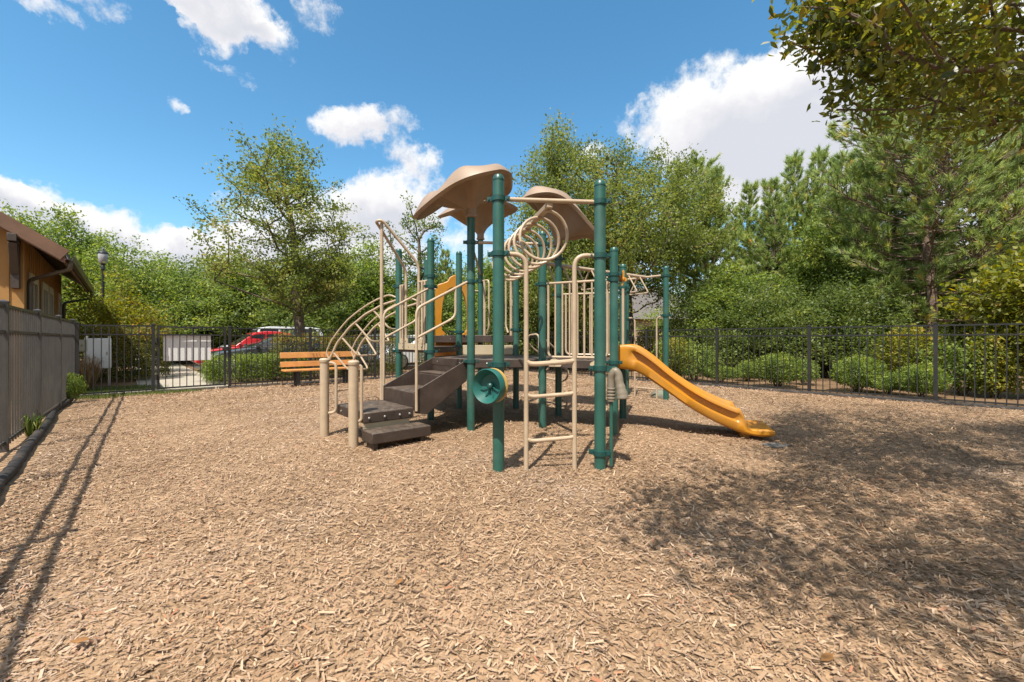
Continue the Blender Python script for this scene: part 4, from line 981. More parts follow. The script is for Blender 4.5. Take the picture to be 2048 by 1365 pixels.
    for x in (-hl+.85, hl-.88):
        for sd in (-1, 1):
            m = MB(); cc = q(x, sd*(Wd/2-.10), rw); m.lathe(cc - s*.11, [(rw-.06, 0), (rw, .03), (rw, .19), (rw-.06, .22)], 22, axis=s); wl = m.build('wheel', 'rubber', t)
            m = MB(); m.lathe(cc + s*sd*.105, [(rw-.10, 0), (rw-.11, .012), (.08, .012), (.05, .02), (0, .02)], 16, axis=s*sd); m.build('rim', 'rim', wl)
    for sd in (-1, 1):
        m = MB(); m.box(q(hl-.10, sd*(Wd/2-.28), .66), .16, .38, .12, ax=f); m.build('headlight', 'lampglass', t, bevel=.02)
        m = MB(); m.box(q(-hl+.06, sd*(Wd/2-.25), .82), .10, .34, .14, ax=f); m.build('tail_light', 'red', t, bevel=.02)
    return t
car(556, -5.2, 'charcoal', 'dark charcoal saloon parked nearest the fence, left of the bench', Ht=1.35)
car(520, -7.8, 'red', 'red saloon parked between the dark saloon and the silver estate', Ht=1.56)
car(548, -10.6, 'silver', 'silver estate car parked behind the red saloon', Ht=1.84, suv=True, L=4.8)
car(842, -3.9, 'whitecar', 'white car half hidden behind the climbing stairs', Ht=1.45)
car(760, -6.8, 'greycar', 'grey car behind the arch climber and fire pole', Ht=1.5)
car(912, -8.2, 'blue', 'blue tall car seen through the orange arch', Ht=1.62, suv=True)
# ================================================================ PLANTS
def unit(v): return v/np.maximum(np.linalg.norm(v, axis=-1, keepdims=True), 1e-9)
def leaf_quads(rng, c, axis, nrm, ln, wd):
    """pointed leaves: centre, axis, normal, length and width arrays -> (n,4,3)"""
    a = unit(axis); s = unit(np.cross(nrm, a)); ln = ln[:, None]; wd = wd[:, None]
    k = unit(np.cross(a, s))
    return np.stack([c - a*ln*.5, c - a*ln*.02 + s*wd*.5 + k*ln*.06, c + a*ln*.5, c - a*ln*.02 - s*wd*.5 + k*ln*.06], 1)
def leaf_hex(rng, c, axis, nrm, ln, wd):
    a = unit(axis); s = unit(np.cross(nrm, a)); k = unit(np.cross(a, s)); ln = ln[:, None]; wd = wd[:, None]
    return np.stack([c - a*ln*.5, c - a*ln*.22 + s*wd*.36 + k*wd*.10, c + a*ln*.18 + s*wd*.5 + k*wd*.14, c + a*ln*.5 - k*ln*.08, c + a*ln*.18 - s*wd*.5 + k*wd*.14, c - a*ln*.22 - s*wd*.36 + k*wd*.10], 1)
def limbs_mesh(name, segs, mat, n=6, parent=None):
    """segs: list of (points, radii)"""
    m = MB()
    for pts, rs in segs: m.tube(pts, rs, n, caps=False)
    me = bpy.data.meshes.new(name); me.from_pydata([tuple(v) for v in m.v], [], m.f); me.update(); me.shade_smooth(); me.materials.append(M[mat])
    return me
def grow(rng, clusters, trunk_top, trunk_r, h_first, sag=.0, lean=(0, 0), jitter=.07, straight=.32):
    """branches from a trunk to every leaf cluster, each joining the nearest branch below it"""
    tn = 9
    tr = [np.array([lean[0]*(i/tn)**1.4 + .05*math.sin(i*1.1), lean[1]*(i/tn)**1.4 + .05*math.cos(i*1.7), trunk_top*i/tn]) for i in range(tn+1)]
    nodes = [p for p in tr]; par = [-1]+list(range(tn)); cnt = [0]*(tn+1); plen = [0.0]*(tn+1)
    order = np.argsort(np.linalg.norm(clusters - np.array([0, 0, h_first]), axis=1))
    leafnode = [None]*len(clusters)
    for ci in order:
        c = clusters[ci]; arr = np.array(nodes); d = np.linalg.norm(arr - c, axis=1)
        pen = d + 1.2*np.maximum(0, arr[:, 2] - c[2] + .15) + np.where(arr[:, 2] < h_first, 50, 0) + straight*np.array(plen)
        j = int(np.argmin(pen)); p = arr[j]
        k = max(1, int(np.linalg.norm(c-p)/.55)); prev = j
        for s in range(1, k+1):
            f = s/k; q = p + (c-p)*f + rng.normal(0, jitter, 3)*(f < 1) + np.array([0, 0, -sag*math.sin(f*math.pi)])
            plen.append(plen[prev] + float(np.linalg.norm(q-nodes[prev]))); nodes.append(q); par.append(prev); cnt.append(0); prev = len(nodes)-1
        leafnode[ci] = prev
    for i in leafnode:
        j = i
        while j >= 0: cnt[j] += 1; j = par[j]
    rad = [trunk_r*max(.02, (cnt[i]/max(1, len(clusters)))**.5) if cnt[i] else .01 for i in range(len(nodes))]
    for i in range(tn+1): rad[i] = max(rad[i], trunk_r*(1 - .55*i/tn)) if cnt[i] else rad[i]
    segs = []; kids = {}
    for i, p in enumerate(par): kids.setdefault(p, []).append(i)
    def walk(i, start):
        pts = [nodes[start]] if start >= 0 else []; rs = [rad[i]] if start >= 0 else []
        while True:
            pts.append(nodes[i]); rs.append(rad[i]); ks = sorted(kids.get(i, []), key=lambda k: -cnt[k])
            for k in ks[1:]: walk(k, i)
            if not ks: break
            i = ks[0]
        if len(pts) > 1: segs.append(([Vector(p) for p in pts], [max(r, .008) for r in rs]))
    walk(0, -1)
    pts, rs = segs[-1] if segs else ([], [])
    for sg in segs:
        if abs(sg[0][0].z) < 1e-6 and sg[0][0].xy.length < .2: sg[1][0] *= 1.5; sg[0][0].z = -.1
    base = np.array([nodes[par[i]] if par[i] >= 0 else nodes[i] for i in leafnode])
    return segs, base
def crown_points(rng, n, w, z0, z1, lobes=.25, top=.62, shell=2.6, spires=0, lean=(0, 0)):
    """cluster centres filling an uneven crown between heights z0 and z1"""
    out = []; ph = rng.random(6)*6.28; zc = z0 + (z1-z0)*(1-top)
    while len(out) < n:
        d = unit(rng.normal(size=3)); az = math.atan2(d[1], d[0]); el = math.asin(d[2])
        r = rng.random()**(1/shell)
        k = 1 + lobes*(math.sin(2*az+ph[0])*.4 + math.sin(3*az+ph[1]+2*el)*.5 + math.sin(5*az+ph[2]-3*el)*.35 + math.sin(4*el+ph[3])*.3)
        hz = (z1-zc) if d[2] > 0 else (zc-z0)
        p = np.array([d[0]*w/2*r*k, d[1]*w/2*r*k, zc + d[2]*hz*r*(1 + (k-1)*.6)])
        p[0] += lean[0]*(p[2]-z0)/(z1-z0); p[1] += lean[1]*(p[2]-z0)/(z1-z0)
        out.append(p)
    for i in range(spires):
        a = rng.random()*6.28; rr = rng.random()*w*.33; zt = z1 + rng.uniform(-.02, .10)*(z1-z0) - rr*.5
        for s in range(5):
            out.append(np.array([math.cos(a)*rr*(1-.0*s) + lean[0]*.9, math.sin(a)*rr + lean[1]*.9, zt - .38*s]) + rng.normal(0, .09, 3))
    return np.array(out)
def foliage(rng, clusters, base, per, size, spread, leafsize, flat=.6, upn=.7, hexa=False, wide=(.42, .62)):
    """leaves scattered along and round each twig end"""
    o = unit(clusters - base + 1e-6); n = len(clusters)*per
    c = np.repeat(clusters, per, 0); oo = np.repeat(o, per, 0)
    g = np.clip(rng.normal(size=(n, 3)), -1.7, 1.7)*spread; g[:, 2] *= flat
    along = np.clip(rng.normal(-.2, 1, n), -2, 1.3)[:, None]*spread*1.1
    pos_ = c + g*.78 + oo*along
    ax = unit(oo*.7 + rng.normal(size=(n, 3))*.9 + np.array([0, 0, -.15])); nr = unit(rng.normal(size=(n, 3))*.75 + np.array([0, 0, upn]))
    ln = leafsize*rng.uniform(.7, 1.3, n); wd = ln*rng.uniform(*wide, n)
    tint = np.clip(np.repeat(rng.normal(.45, .15, len(clusters)), per) + rng.normal(0, .17, n), 0, 1)
    return (leaf_hex if hexa else leaf_quads)(rng, pos_, ax, nr, ln, wd), tint
def tree_proto(seed, h, w, z0, n, per, leaf, trunk_r, mat, spread=.34, lobes=.28, top=.62, spires=3, lean=(0, 0), bark='bark', shell=2.6, first=None, flat=.6):
    rng = np.random.default_rng(seed)
    cl = crown_points(rng, n, w, z0, h, lobes, top, shell, spires, lean)
    segs, base = grow(rng, cl, h*.72, trunk_r, first or z0*.8, lean=(lean[0]*.6, lean[1]*.6))
    q, t = foliage(rng, cl, base, per, None, spread, leaf, flat)
    return limbs_mesh('trunk', segs, bark), fast_mesh('crown', q, t, mat)
def needles(rng, c, d, nper, ln, wd, spread):
    n = len(c)*nper; cc = np.repeat(c, nper, 0); dd = np.repeat(d, nper, 0)
    v = unit(dd + rng.normal(size=(n, 3))*spread); l = ln*rng.uniform(.7, 1.15, n)[:, None]
    s = unit(np.cross(v, rng.normal(size=(n, 3))))*wd*.5
    st_ = cc - dd*rng.uniform(0, .18, n)[:, None]
    return np.stack([st_ - s, st_ + s, st_ + v*l], 1)
def pine_proto(seed, h, w, z0, whorls, per, trunk_r, tuft=26, conical=.75, nl=.26, nw=.020, mat='pineleaf', upsweep=.35, sub=4, bare=0):
    rng = np.random.default_rng(seed); segs = []; C_ = []; D_ = []
    tp = [Vector((.10*math.sin(i*.8+seed), .08*math.cos(i*1.1), h*i/14 - (.1 if i == 0 else 0))) for i in range(15)]
    segs.append((tp, [trunk_r*(1-.86*(i/14)**1.1)*(1.35 if i == 0 else 1) for i in range(15)]))
    def trunk_at(z): f = max(0, min(13.99, z/h*14)); i = int(f); return tp[i].lerp(tp[i+1], f-i)
    for k in range(whorls):
        f = k/(whorls-1); z = z0 + (h*.97-z0)*f**.92 + rng.uniform(-.1, .1)
        prof = (1-f)**conical*(.55+.45*min(1, f/.28)) if conical > 0 else 1
        nb = per + rng.integers(-1, 2); a0 = rng.random()*6.28
        for b in range(nb):
            a = a0 + 6.28*b/nb + rng.uniform(-.35, .35); L_ = max(.30, w/2*prof*rng.uniform(.6, 1.15))
            up_ = upsweep*(.35 + f) ; o = trunk_at(z)
            pts = []
            for s in range(6):
                t = s/5; r = L_*t; dz = L_*(up_*t*t + .12*t - .10*math.sin(t*math.pi)*(1-f))
                pts.append(o + Vector((math.cos(a)*r, math.sin(a)*r, dz)) + Vector(rng.normal(0, .03*L_*t, 3)))
            segs.append((pts, [max(.010, trunk_r*.22*(1-.8*s/5)*(.5+.5*prof)) for s in range(6)]))
            if rng.random() < bare*(1-f): continue
            tips = [(np.array(pts[5]), np.array(pts[5]-pts[4]))]
            ns = max(1, int(round(sub*L_/1.2)))
            for j in range(ns):
                t = rng.uniform(.38, .97); i = int(t*5); q = pts[i].lerp(pts[min(5, i+1)], t*5-i); dv = (pts[5]-pts[0]).normalized()
                sd = Vector((-dv.y, dv.x, 0))*rng.choice((-1, 1)); e = (dv*rng.uniform(.4, .9) + sd*rng.uniform(.4, 1) + Vector((0, 0, rng.uniform(.0, .6)))).normalized()*rng.uniform(.18, .42)*max(.5, L_/1.5)
                segs.append(([q, q+e], [.012, .006])); tips.append((np.array(q+e), np.array(e)))
            for c_, d_ in tips:
                d_ = d_/np.linalg.norm(d_) + np.array([0, 0, .35+.5*f]); C_.append(c_); D_.append(d_/np.linalg.norm(d_))
    C_.append(np.array(tp[14])); D_.append(np.array([0, 0, 1.0]))
    C_ = np.array(C_); D_ = np.array(D_)
    q = needles(rng, C_, D_, tuft, nl, nw, .42)
    t = np.clip(np.repeat(rng.normal(.45, .16, len(C_)), tuft) + rng.normal(0, .13, len(q)), 0, 1)
    return limbs_mesh('trunk', segs, 'pinebark', 5), fast_mesh('crown', q, t, mat)
def plant_tree(protos, key, loc, label, scale=1, rz=0, name='tree', cat='tree', group=None):
    tr, cr = protos[key]
    t = thing(name, loc, label, cat, group); t.rotation_euler = (0, 0, rz); t.scale = (scale,)*3 if not isinstance(scale, (tuple, list)) else scale
    link('trunk', tr, t); link('crown', cr, t); return t
PT = {}
PT['oak_fan'] = tree_proto(21, 8.4, 5.5, 2.5, 270, 100, .105, .17, 'oakleaf', spread=.25, lobes=.38, top=.74, spires=6, lean=(-.75, 0), shell=2.2, first=1.9, flat=.5)
PT['oak_big'] = tree_proto(4, 10.4, 8.6, 3.3, 560, 125, .120, .26, 'oakleaf', spread=.33, lobes=.30, top=.62, spires=7, first=2.4)
PT['oak_mid'] = tree_proto(8, 9.2, 5.6, 1.2, 350, 120, .118, .20, 'oakleaf', spread=.31, lobes=.36, top=.62, spires=6, first=1.5)
PT['bush_a'] = tree_proto(31, 6.2, 6.0, .5, 320, 110, .13, .15, 'bushleaf', spread=.31, lobes=.34, top=.6, spires=5, first=.5)
PT['bush_b'] = tree_proto(32, 5.6, 5.0, .4, 290, 110, .12, .14, 'bushleaf', spread=.30, lobes=.40, top=.6, spires=6, first=.4)
PT['bush_c'] = tree_proto(33, 6.6, 4.6, .3, 300, 110, .14, .14, 'bushleaf', spread=.30, lobes=.30, top=.64, spires=3, first=.4)
PT['bush_d'] = tree_proto(34, 4.2, 4.4, .2, 250, 100, .115, .12, 'darkleaf', spread=.29, lobes=.34, top=.58, spires=3, first=.3)
PT['sparse'] = tree_proto(41, 10.4, 3.9, 4.6, 46, 70, .16, .17, 'darkleaf', spread=.26, lobes=.4, top=.55, spires=0, first=4.4)
PT['yellow_bush'] = tree_proto(51, 3.4, 2.9, .4, 130, 85, .10, .08, 'yellowleaf', spread=.28, lobes=.3, top=.55, spires=3, first=.3)
PT['magnolia'] = tree_proto(52, 3.1, 2.2, .5, 110, 70, .125, .07, 'yellowleaf', spread=.24, lobes=.3, top=.55, spires=3, first=.4)
PT['pine_big'] = pine_proto(61, 10.8, 7.6, 1.9, 24, 6, .17, tuft=34, conical=.50, upsweep=.40, sub=14, nl=.235, nw=.022, bare=.06)
PT['pine_open'] = pine_proto(62, 9.8, 4.6, 2.2, 21, 6, .12, tuft=32, conical=.85, upsweep=.75, sub=13, nl=.24, nw=.024, bare=.10)
PT['pine_slim'] = pine_proto(63, 9.0, 3.6, 1.8, 20, 6, .11, tuft=32, conical=.80, upsweep=.8, sub=13, nl=.24, nw=.024, bare=.10)
PT['pine_round'] = pine_proto(64, 11.0, 4.8, 5.0, 14, 7, .15, tuft=34, conical=.35, upsweep=.5, sub=13, nl=.25, nw=.025, bare=.02)
def tp(px, d): q = at(px, 680, d); return Vector((q.x, q.y, 0))
T = [
 # key, picture column, distance, scale, turn, label
 ('oak_fan', 603, 15.0, 1.0, .0, 'airy young oak with fanning branches standing behind the bench'),
 ('oak_big', 1256, 18.8, (.92, .92, .95), .6, 'big round olive oak behind the overhead ladder posts'),
 ('oak_mid', 1118, 17.2, (.92, .92, 1.02), 2.2, 'olive oak behind the tan leaf roofs, left of the biggest oak'),
 ('sparse', 838, 26.0, 1.0, .4, 'thin dark tree with open tufted crown behind the fire pole'),
 ('pine_slim', 892, 25.0, .72, 1.0, 'small upright pine behind the dark green posts, right of the thin tufted tree'),
 ('bush_a', 40, 19.5, (1, 1, 1.12), 1.1, 'tall bushy tree rising over the roof of the ochre house'),
 ('bush_c', 140, 21.0, (1.05, 1.05, 1.10), .3, 'bushy green tree between the house gutter and the lamp globe'),
 ('bush_b', 262, 20.0, (1.1, 1.1, .98), 2.6, 'olive bushy tree just right of the street lamp'),
 ('bush_b', 322, 25.0, (1.0, 1.0, .95), 4.2, 'small olive tree filling the gap above the gate'),
 ('bush_a', 408, 22.5, (1.0, 1.0, .86), 3.0, 'green tree left of the airy oak, above the white board'),
 ('bush_d', 372, 19.0, 1.0, .6, 'dark low tree over the gate board'),
 ('bush_c', 482, 24.0, (1.1, 1.1, .86), 5.0, 'green tree behind the red car and airy oak'),
 ('bush_d', 470, 18.5, (1.1, 1.1, .92), 2.4, 'dark green low tree right above the red car'),
 ('bush_d', 545, 21.0, (1.2, 1.2, 1.0), 3.4, 'dark low tree behind the silver estate car'),
 ('bush_b', 660, 22.0, (1.2, 1.2, .92), .9, 'olive tree right of the airy oak trunk'),
 ('bush_d', 640, 18.5, (1.1, 1.1, .95), 1.4, 'dark low tree over the hedge behind the bench'),
 ('bush_c', 735, 20.5, (1.1, 1.1, .84), 1.7, 'leafy tree behind the top of the arch climber'),
 ('bush_d', 790, 23.5, (1.2, 1.2, .98), 4.0, 'dark tree behind the tall tan fire pole'),
 ('bush_a', 868, 27.0, (1.05, 1.05, .9), .2, 'broad tree seen through the orange arch'),
 ('bush_b', 948, 23.0, (1.0, 1.0, .95), 5.2, 'olive tree between the arch and the central posts'),
 ('bush_d', 912, 19.5, (1.0, 1.0, .85), 2.9, 'dark bushy tree low behind the orange arch'),
 ('bush_c', 1010, 20.5, (1.0, 1.0, .80), 3.8, 'green tree low behind the front ladder'),
 ('bush_d', 1075, 18.6, (1.1, 1.1, 1.0), .7, 'dark tree behind the left of the barred railing'),
 ('bush_a', 1140, 21.5, (.9, .9, .75), 2.0, 'tree behind the middle of the barred railing'),
 ('pine_round', 1392, 22.5, (1.0, 1.0, .98), .5, 'round topped pine rising over the right side of the biggest oak'),
 ('pine_slim', 1424, 19.0, (1.0, 1.0, .98), 2.0, 'slim pine with bare lower trunk right of the far green post'),
 ('pine_open', 1498, 20.0, (.92, .92, .88), 1.2, 'pine with the lowest pointed top of the right hand pines'),
 ('pine_open', 1588, 19.5, (1.0, 1.0, 1.0), 3.1, 'pine with a candle like pointed top above the second fence post'),
 ('pine_slim', 1682, 19.0, (1.2, 1.2, 1.05), .9, 'pine with a tufted spire left of the giant pine'),
 ('pine_slim', 1730, 20.5, (1.1, 1.1, 1.12), 4.4, 'pine close against the left side of the giant pine'),
 ('pine_slim', 1546, 18.2, (1.0, 1.0, .90), 5.1, 'slim pine between the two lowest pointed pines'),
 ('pine_open', 1638, 18.6, (.95, .95, .98), 2.6, 'pine directly behind the tall leafy green tree'),
 ('pine_slim', 1782, 17.0, (1.1, 1.1, 1.08), .2, 'pine half hidden by the left branches of the giant pine'),
 ('pine_big', 1856, 13.6, (1.0, 1.0, 1.0), .3, 'giant shaggy pine with a straight bare trunk behind the right fence post'),
 ('pine_big', 1962, 15.2, (1.0, 1.0, .98), 2.3, 'wide shaggy pine at the right edge beside the giant pine'),
 ('pine_open', 2120, 16.0, 1.0, .5, 'pine cut off by the right edge of the view'),
 ('bush_c', 1652, 16.6, (.72, .72, .98), .8, 'tall leafy green tree among the pines above the third fence bay'),
 ('bush_a', 1545, 17.6, (.7, .7, .60), 2.7, 'leafy tree low between the pointed pines'),
 ('bush_c', 1470, 16.5, (.85, .85, .60), 4.9, 'leafy thicket right of the far green post'),
 ('bush_d', 1430, 17.0, (.85, .85, .85), 1.9, 'dark thicket beneath the round topped pine'),
 ('bush_d', 1522, 14.4, (.8, .8, .72), .1, 'low dark thicket behind the shrubs near the second fence post'),
 ('bush_c', 1745, 15.2, (.7, .7, .60), 3.3, 'leafy tree at the foot of the giant pine, left side'),
 ('bush_d', 1680, 13.6, (.8, .8, .72), 4.6, 'dark low thicket behind the tall yellowish shrub'),
 ('bush_d', 1905, 16.5, (1.1, 1.1, 1.0), 2.2, 'dark shaded thicket between the two big pine trunks'),
 ('bush_d', 1800, 14.8, (.7, .7, .6), 5.5, 'low dark thicket just left of the giant pine trunk'),
 ('bush_a', 2010, 19.0, (1.1, 1.1, .95), 1.2, 'leafy tree behind the wide pine on the right'),
 ('bush_a', 1620, 25.0, (1.3, 1.3, 1.0), .4, 'far leafy tree filling the gap behind the candle topped pine'),
 ('bush_c', 1790, 24.0, (1.4, 1.4, 1.1), 2.0, 'far leafy tree behind the giant pine'),
 ('bush_b', 1420, 27.0, (1.3, 1.3, .95), 3.0, 'far olive tree behind the slim pine'),
 ('bush_a', 200, 29.0, (1.5, 1.5, 1.12), 3.6, 'far broad tree behind the street lamp'),
 ('bush_c', 590, 31.0, (1.7, 1.7, 1.05), .9, 'far tree behind the airy oak crown'),
 ('bush_a', 740, 33.0, (1.6, 1.6, 1.0), 2.1, 'far tree behind the arch climber'),
 ('bush_a', 1060, 30.0, (1.6, 1.6, 1.0), 4.1, 'far tree behind the coil climber'),
]
for key, px, d, sc, rz, lab in T:
    if 370 < px < 960 and d < 24 and key != 'oak_fan':          # these stand on the far side of the car park
        sc = sc if isinstance(sc, tuple) else (sc,)*3; k_ = (d+5.5)/d; sc = (sc[0]*k_, sc[1]*k_, sc[2]*k_*.97); d += 5.5
    plant_tree(PT, key, tp(px, d), lab, sc, rz, 'pine_tree' if 'pine' in key else ('oak_tree' if 'oak' in key else 'leafy_tree'), 'tree', 'trees round the playground')
plant_tree(PT, 'yellow_bush', tp(226, 15.2), 'yellow green bush behind the clipped hedge, under the lamp', 1.0, .5, 'yellow_bush', 'bush')
plant_tree(PT, 'magnolia', tp(2085, 8.9), 'yellow green large leaved bush at the right end of the fence', (1.05, 1.05, 1.0), .5, 'broadleaf_bush', 'bush')
# ---- shrubs and hedges
def shrub_proto(seed, rx, ry, h, n, leaf, mat, box=False, z0=.1, bump=.2):
    rng = np.random.default_rng(seed)
    d = unit(rng.normal(size=(n, 3))); r = rng.random(n)**(1/5.0); ph = rng.random(4)*6.28
    az = np.arctan2(d[:, 1], d[:, 0]); k = 1 + bump*(np.sin(3*az+ph[0])*.35 + np.sin(7*az+ph[1]+5*d[:, 2])*.3 + np.sin(11*d[:, 2]+ph[2]+4*az)*.25)
    if box: 
        q = rng.uniform(-1, 1, (n, 3)); ax = rng.integers(0, 3, n); sg = rng.choice([-1, 1], n); q[np.arange(n), ax] = sg*(1-np.abs(rng.normal(0, .10, n)))
        p = q*np.array([rx, ry, (h-z0)/2]) + np.array([0, 0, (h+z0)/2]) + rng.normal(0, .05, (n, 3))
        p[:, 2] += .06*np.sin(q[:, 0]*9+ph[0])*(q[:, 2] > .3)
        d = q
    else:
        p = d*np.stack([r*k*rx, r*k*ry, r*k*(h-z0)*.55], 1) + np.array([0, 0, z0 + (h-z0)*.46])
        p[:, 2] = np.maximum(p[:, 2], rng.uniform(z0*.5, z0+.25, n))
    nr = unit(d*.6 + rng.normal(size=(n, 3))*.7 + np.array([0, 0, .5])); ax = unit(d*.5 + rng.normal(size=(n, 3)))
    ln = leaf*rng.uniform(.7, 1.35, n); wd = ln*rng.uniform(.4, .6, n)
    zrel = (p[:, 2]-z0)/(h-z0)
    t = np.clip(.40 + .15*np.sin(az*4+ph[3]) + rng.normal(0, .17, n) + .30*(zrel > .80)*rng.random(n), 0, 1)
    st_ = []
    for i in range(9):
        a = rng.random()*6.28; s = rng.uniform(.3, .75)
        st_.append(([Vector((.06*math.cos(a), .06*math.sin(a), -.03)), Vector((rx*s*.5*math.cos(a), ry*s*.5*math.sin(a), h*.35)), Vector((rx*s*math.cos(a), ry*s*math.sin(a), h*.72))], [.022, .014, .006]))
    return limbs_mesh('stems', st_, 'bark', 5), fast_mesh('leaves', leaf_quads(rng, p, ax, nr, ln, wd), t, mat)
SP = {}
SP['azalea'] = shrub_proto(1, .72, .6, .95, 5200, .062, 'azalea'); SP['azalea_low'] = shrub_proto(2, .9, .6, .72, 5600, .06, 'azalea')
SP['tall'] = shrub_proto(3, .62, .6, 1.55, 5200, .075, 'yellowleaf', bump=.4); SP['open'] = shrub_proto(4, .7, .6, 1.15, 2600, .07, 'bushleaf', bump=.5)
SP['hedge'] = shrub_proto(5, 1.25, .5, 1.55, 9500, .065, 'hedgeleaf', box=True); SP['lowhedge'] = shrub_proto(6, 1.0, .42, .70, 6500, .055, 'azalea', box=True); SP['redhedge'] = shrub_proto(7, 1.2, .5, 1.32, 8500, .06, 'hedgeleaf', box=True)
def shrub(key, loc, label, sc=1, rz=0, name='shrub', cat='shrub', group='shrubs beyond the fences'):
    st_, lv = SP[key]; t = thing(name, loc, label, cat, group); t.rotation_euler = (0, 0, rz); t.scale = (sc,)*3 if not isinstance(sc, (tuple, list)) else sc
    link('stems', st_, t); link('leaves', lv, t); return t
rv = math.atan2(V.y, V.x); ru = math.atan2(U.y, U.x)
for px, d, key, sc, lab in (
    (1390, 12.6, 'open', .95, 'loose shrub behind the slide, left of the first visible fence post'),
    (1352, 12.9, 'tall', .8, 'upright dark shrub beside the far green post'),
    (1442, 12.2, 'azalea_low', .62, 'low shrub in shade just right of the first fence post'),
    (1496, 12.6, 'azalea', .6, 'small clipped shrub behind the lip of the slide'),
    (1555, 11.0, 'azalea', .90, 'rounded bright green shrub mid way between two fence posts'),
    (1608, 11.6, 'open', .62, 'ragged shrub right behind the second fence post'),
    (1716, 10.0, 'azalea', .86, 'rounded bright green shrub right of the second fence post'),
    (1776, 9.6, 'azalea_low', .62, 'low leafy shrub in front of the tall yellowish shrub'),
    (1818, 10.4, 'tall', .98, 'tall yellowish shrub left of the third fence post'),
    (1843, 9.0, 'azalea', .72, 'small shrub touching the third fence post'),
    (1925, 9.4, 'open', 1.05, 'straggly olive shrub right of the third fence post'),
    (1990, 9.0, 'tall', .85, 'upright yellowish shrub near the right edge'),
    (1462, 14.6, 'open', 1.2, 'taller green shrub behind the clipped ones, below the slim pine'),
    (1300, 17.6, 'tall', 1.1, 'yellow green shrub below the distant house'),
    (1240, 17.0, 'azalea', 1.2, 'round shrub beyond the fence behind the slide top'),
    (1170, 17.5, 'azalea', 1.2, 'round shrub beyond the fence behind the barred railing'),
    (1100, 18.2, 'azalea_low', 1.2, 'low shrub beyond the fence corner behind the deck'),
    (1345, 15.2, 'open', 1.2, 'open shrub beyond the far green post'),
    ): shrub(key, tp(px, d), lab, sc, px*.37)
hg = 'clipped hedges beyond the gate fence'
shrub('hedge', tp(186, 12.2), 'tall dark hedge with red tips behind the white cabinet', (1.0, 1.2, 1.02), ru, 'hedge', 'hedge', hg)
shrub('hedge', tp(262, 13.6), 'tall dark hedge at the left edge of the concrete path', (.75, 1.6, .98), ru, 'hedge', 'hedge', hg)
shrub('lowhedge', tp(478, 12.3), 'low bright green hedge left of the bench', (.8, 1.1, 1.0), ru, 'hedge', 'hedge', hg)
shrub('lowhedge', tp(545, 13.0), 'low green hedge right behind the bench end', (.9, 1.1, 1.0), ru, 'hedge', 'hedge', hg)
shrub('redhedge', tp(632, 13.9), 'orange tipped hedge behind the bench', (1.0, 1.0, 1.02), ru, 'hedge', 'hedge', hg)
shrub('redhedge', tp(726, 14.9), 'clipped hedge behind the arch climber', (1.1, 1.0, .98), ru, 'hedge', 'hedge', hg)
shrub('redhedge', tp(905, 17.3), 'hedge seen through the orange arch', (1.2, 1.0, .92), ru, 'hedge', 'hedge', hg)
shrub('redhedge', tp(1000, 18.4), 'hedge at the far fence corner behind the central posts', (1.0, 1.0, .85), ru, 'hedge', 'hedge', hg)
# ---- spiky and grassy plants
def blades(seed, n, r, h, wd, mat, droop=.5, name='blades'):
    rng = np.random.default_rng(seed); a = rng.random(n)*6.28; out = []
    b = np.stack([np.cos(a)*r*.25*rng.random(n), np.sin(a)*r*.25*rng.random(n), np.zeros(n)], 1)
    o = np.stack([np.cos(a), np.sin(a), np.zeros(n)], 1); s = np.stack([-np.sin(a), np.cos(a), np.zeros(n)], 1)*wd*.5
    k = rng.uniform(.25, 1, n)[:, None]; hh = (h*rng.uniform(.6, 1.1, n))[:, None]; z = np.array([0, 0, 1.0])
    p0 = b; p1 = b + o*r*k*.45 + z*hh*.75; p2 = b + o*r*k + z*hh*(1-droop*k)
    q1 = np.stack([p0-s, p0+s, p1+s*.8, p1-s*.8], 1); q2 = np.stack([p1-s*.8, p1+s*.8, p2+s*.1, p2-s*.1], 1)
    t = rng.random(n); return fast_mesh(name, np.concatenate([q1, q2]), np.concatenate([t, t]), mat)
t = tag(link('dry_grass_clump', blades(5, 260, .55, 1.0, .012, 'drygrass', .4)), 'clump of dry brown ornamental grass by the white cabinet', 'grass clump'); t.location = tp(174, 10.2)
t = tag(link('spiky_plant', blades(6, 150, .55, .62, .03, 'weed', .8)), 'spiky green plant beside the path, right of the white board', 'plant'); t.location = tp(424, 12.6)
t = tag(link('weed', blades(7, 60, .22, .34, .016, 'weed', .5)), 'tuft of weeds at the foot of the grey fence, nearest to view', 'weed', 'weeds along the grey fence'); t.location = gnd(62, 872)
t = tag(link('weed', blades(8, 40, .14, .42, .012, 'drygrass', .5)), 'pale grass stalks beside the nearest weed tuft', 'weed', 'weeds along the grey fence'); t.location = gnd(50, 856)
shrub('azalea_low', gnd(128, 806), 'small leafy bush in the corner of the grey fence', (.36, .36, .80), .3, 'shrub', 'shrub', 'weeds along the grey fence')
rngg = np.random.default_rng(9)
def grass_patch(name, pts, n, h, label):
    c = np.array([[p.x, p.y, 0] for p in pts]); i = rngg.integers(0, len(c), n); b = c[i] + rngg.normal(0, 1, (n, 3))*np.array([.22, .12, 0]); b[:, 2] = 0
    a = rngg.random(n)*6.28; s = np.stack([-np.sin(a), np.cos(a), np.zeros(n)], 1)*.004; tpz = b + np.stack([np.cos(a)*.03, np.sin(a)*.03, h*rngg.uniform(.5, 1.2, n)], 1)
    return tag(link(name, fast_mesh(name, np.stack([b-s, b+s, tpz], 1), rngg.random(n), 'weed')), label, 'grass', kind='stuff')
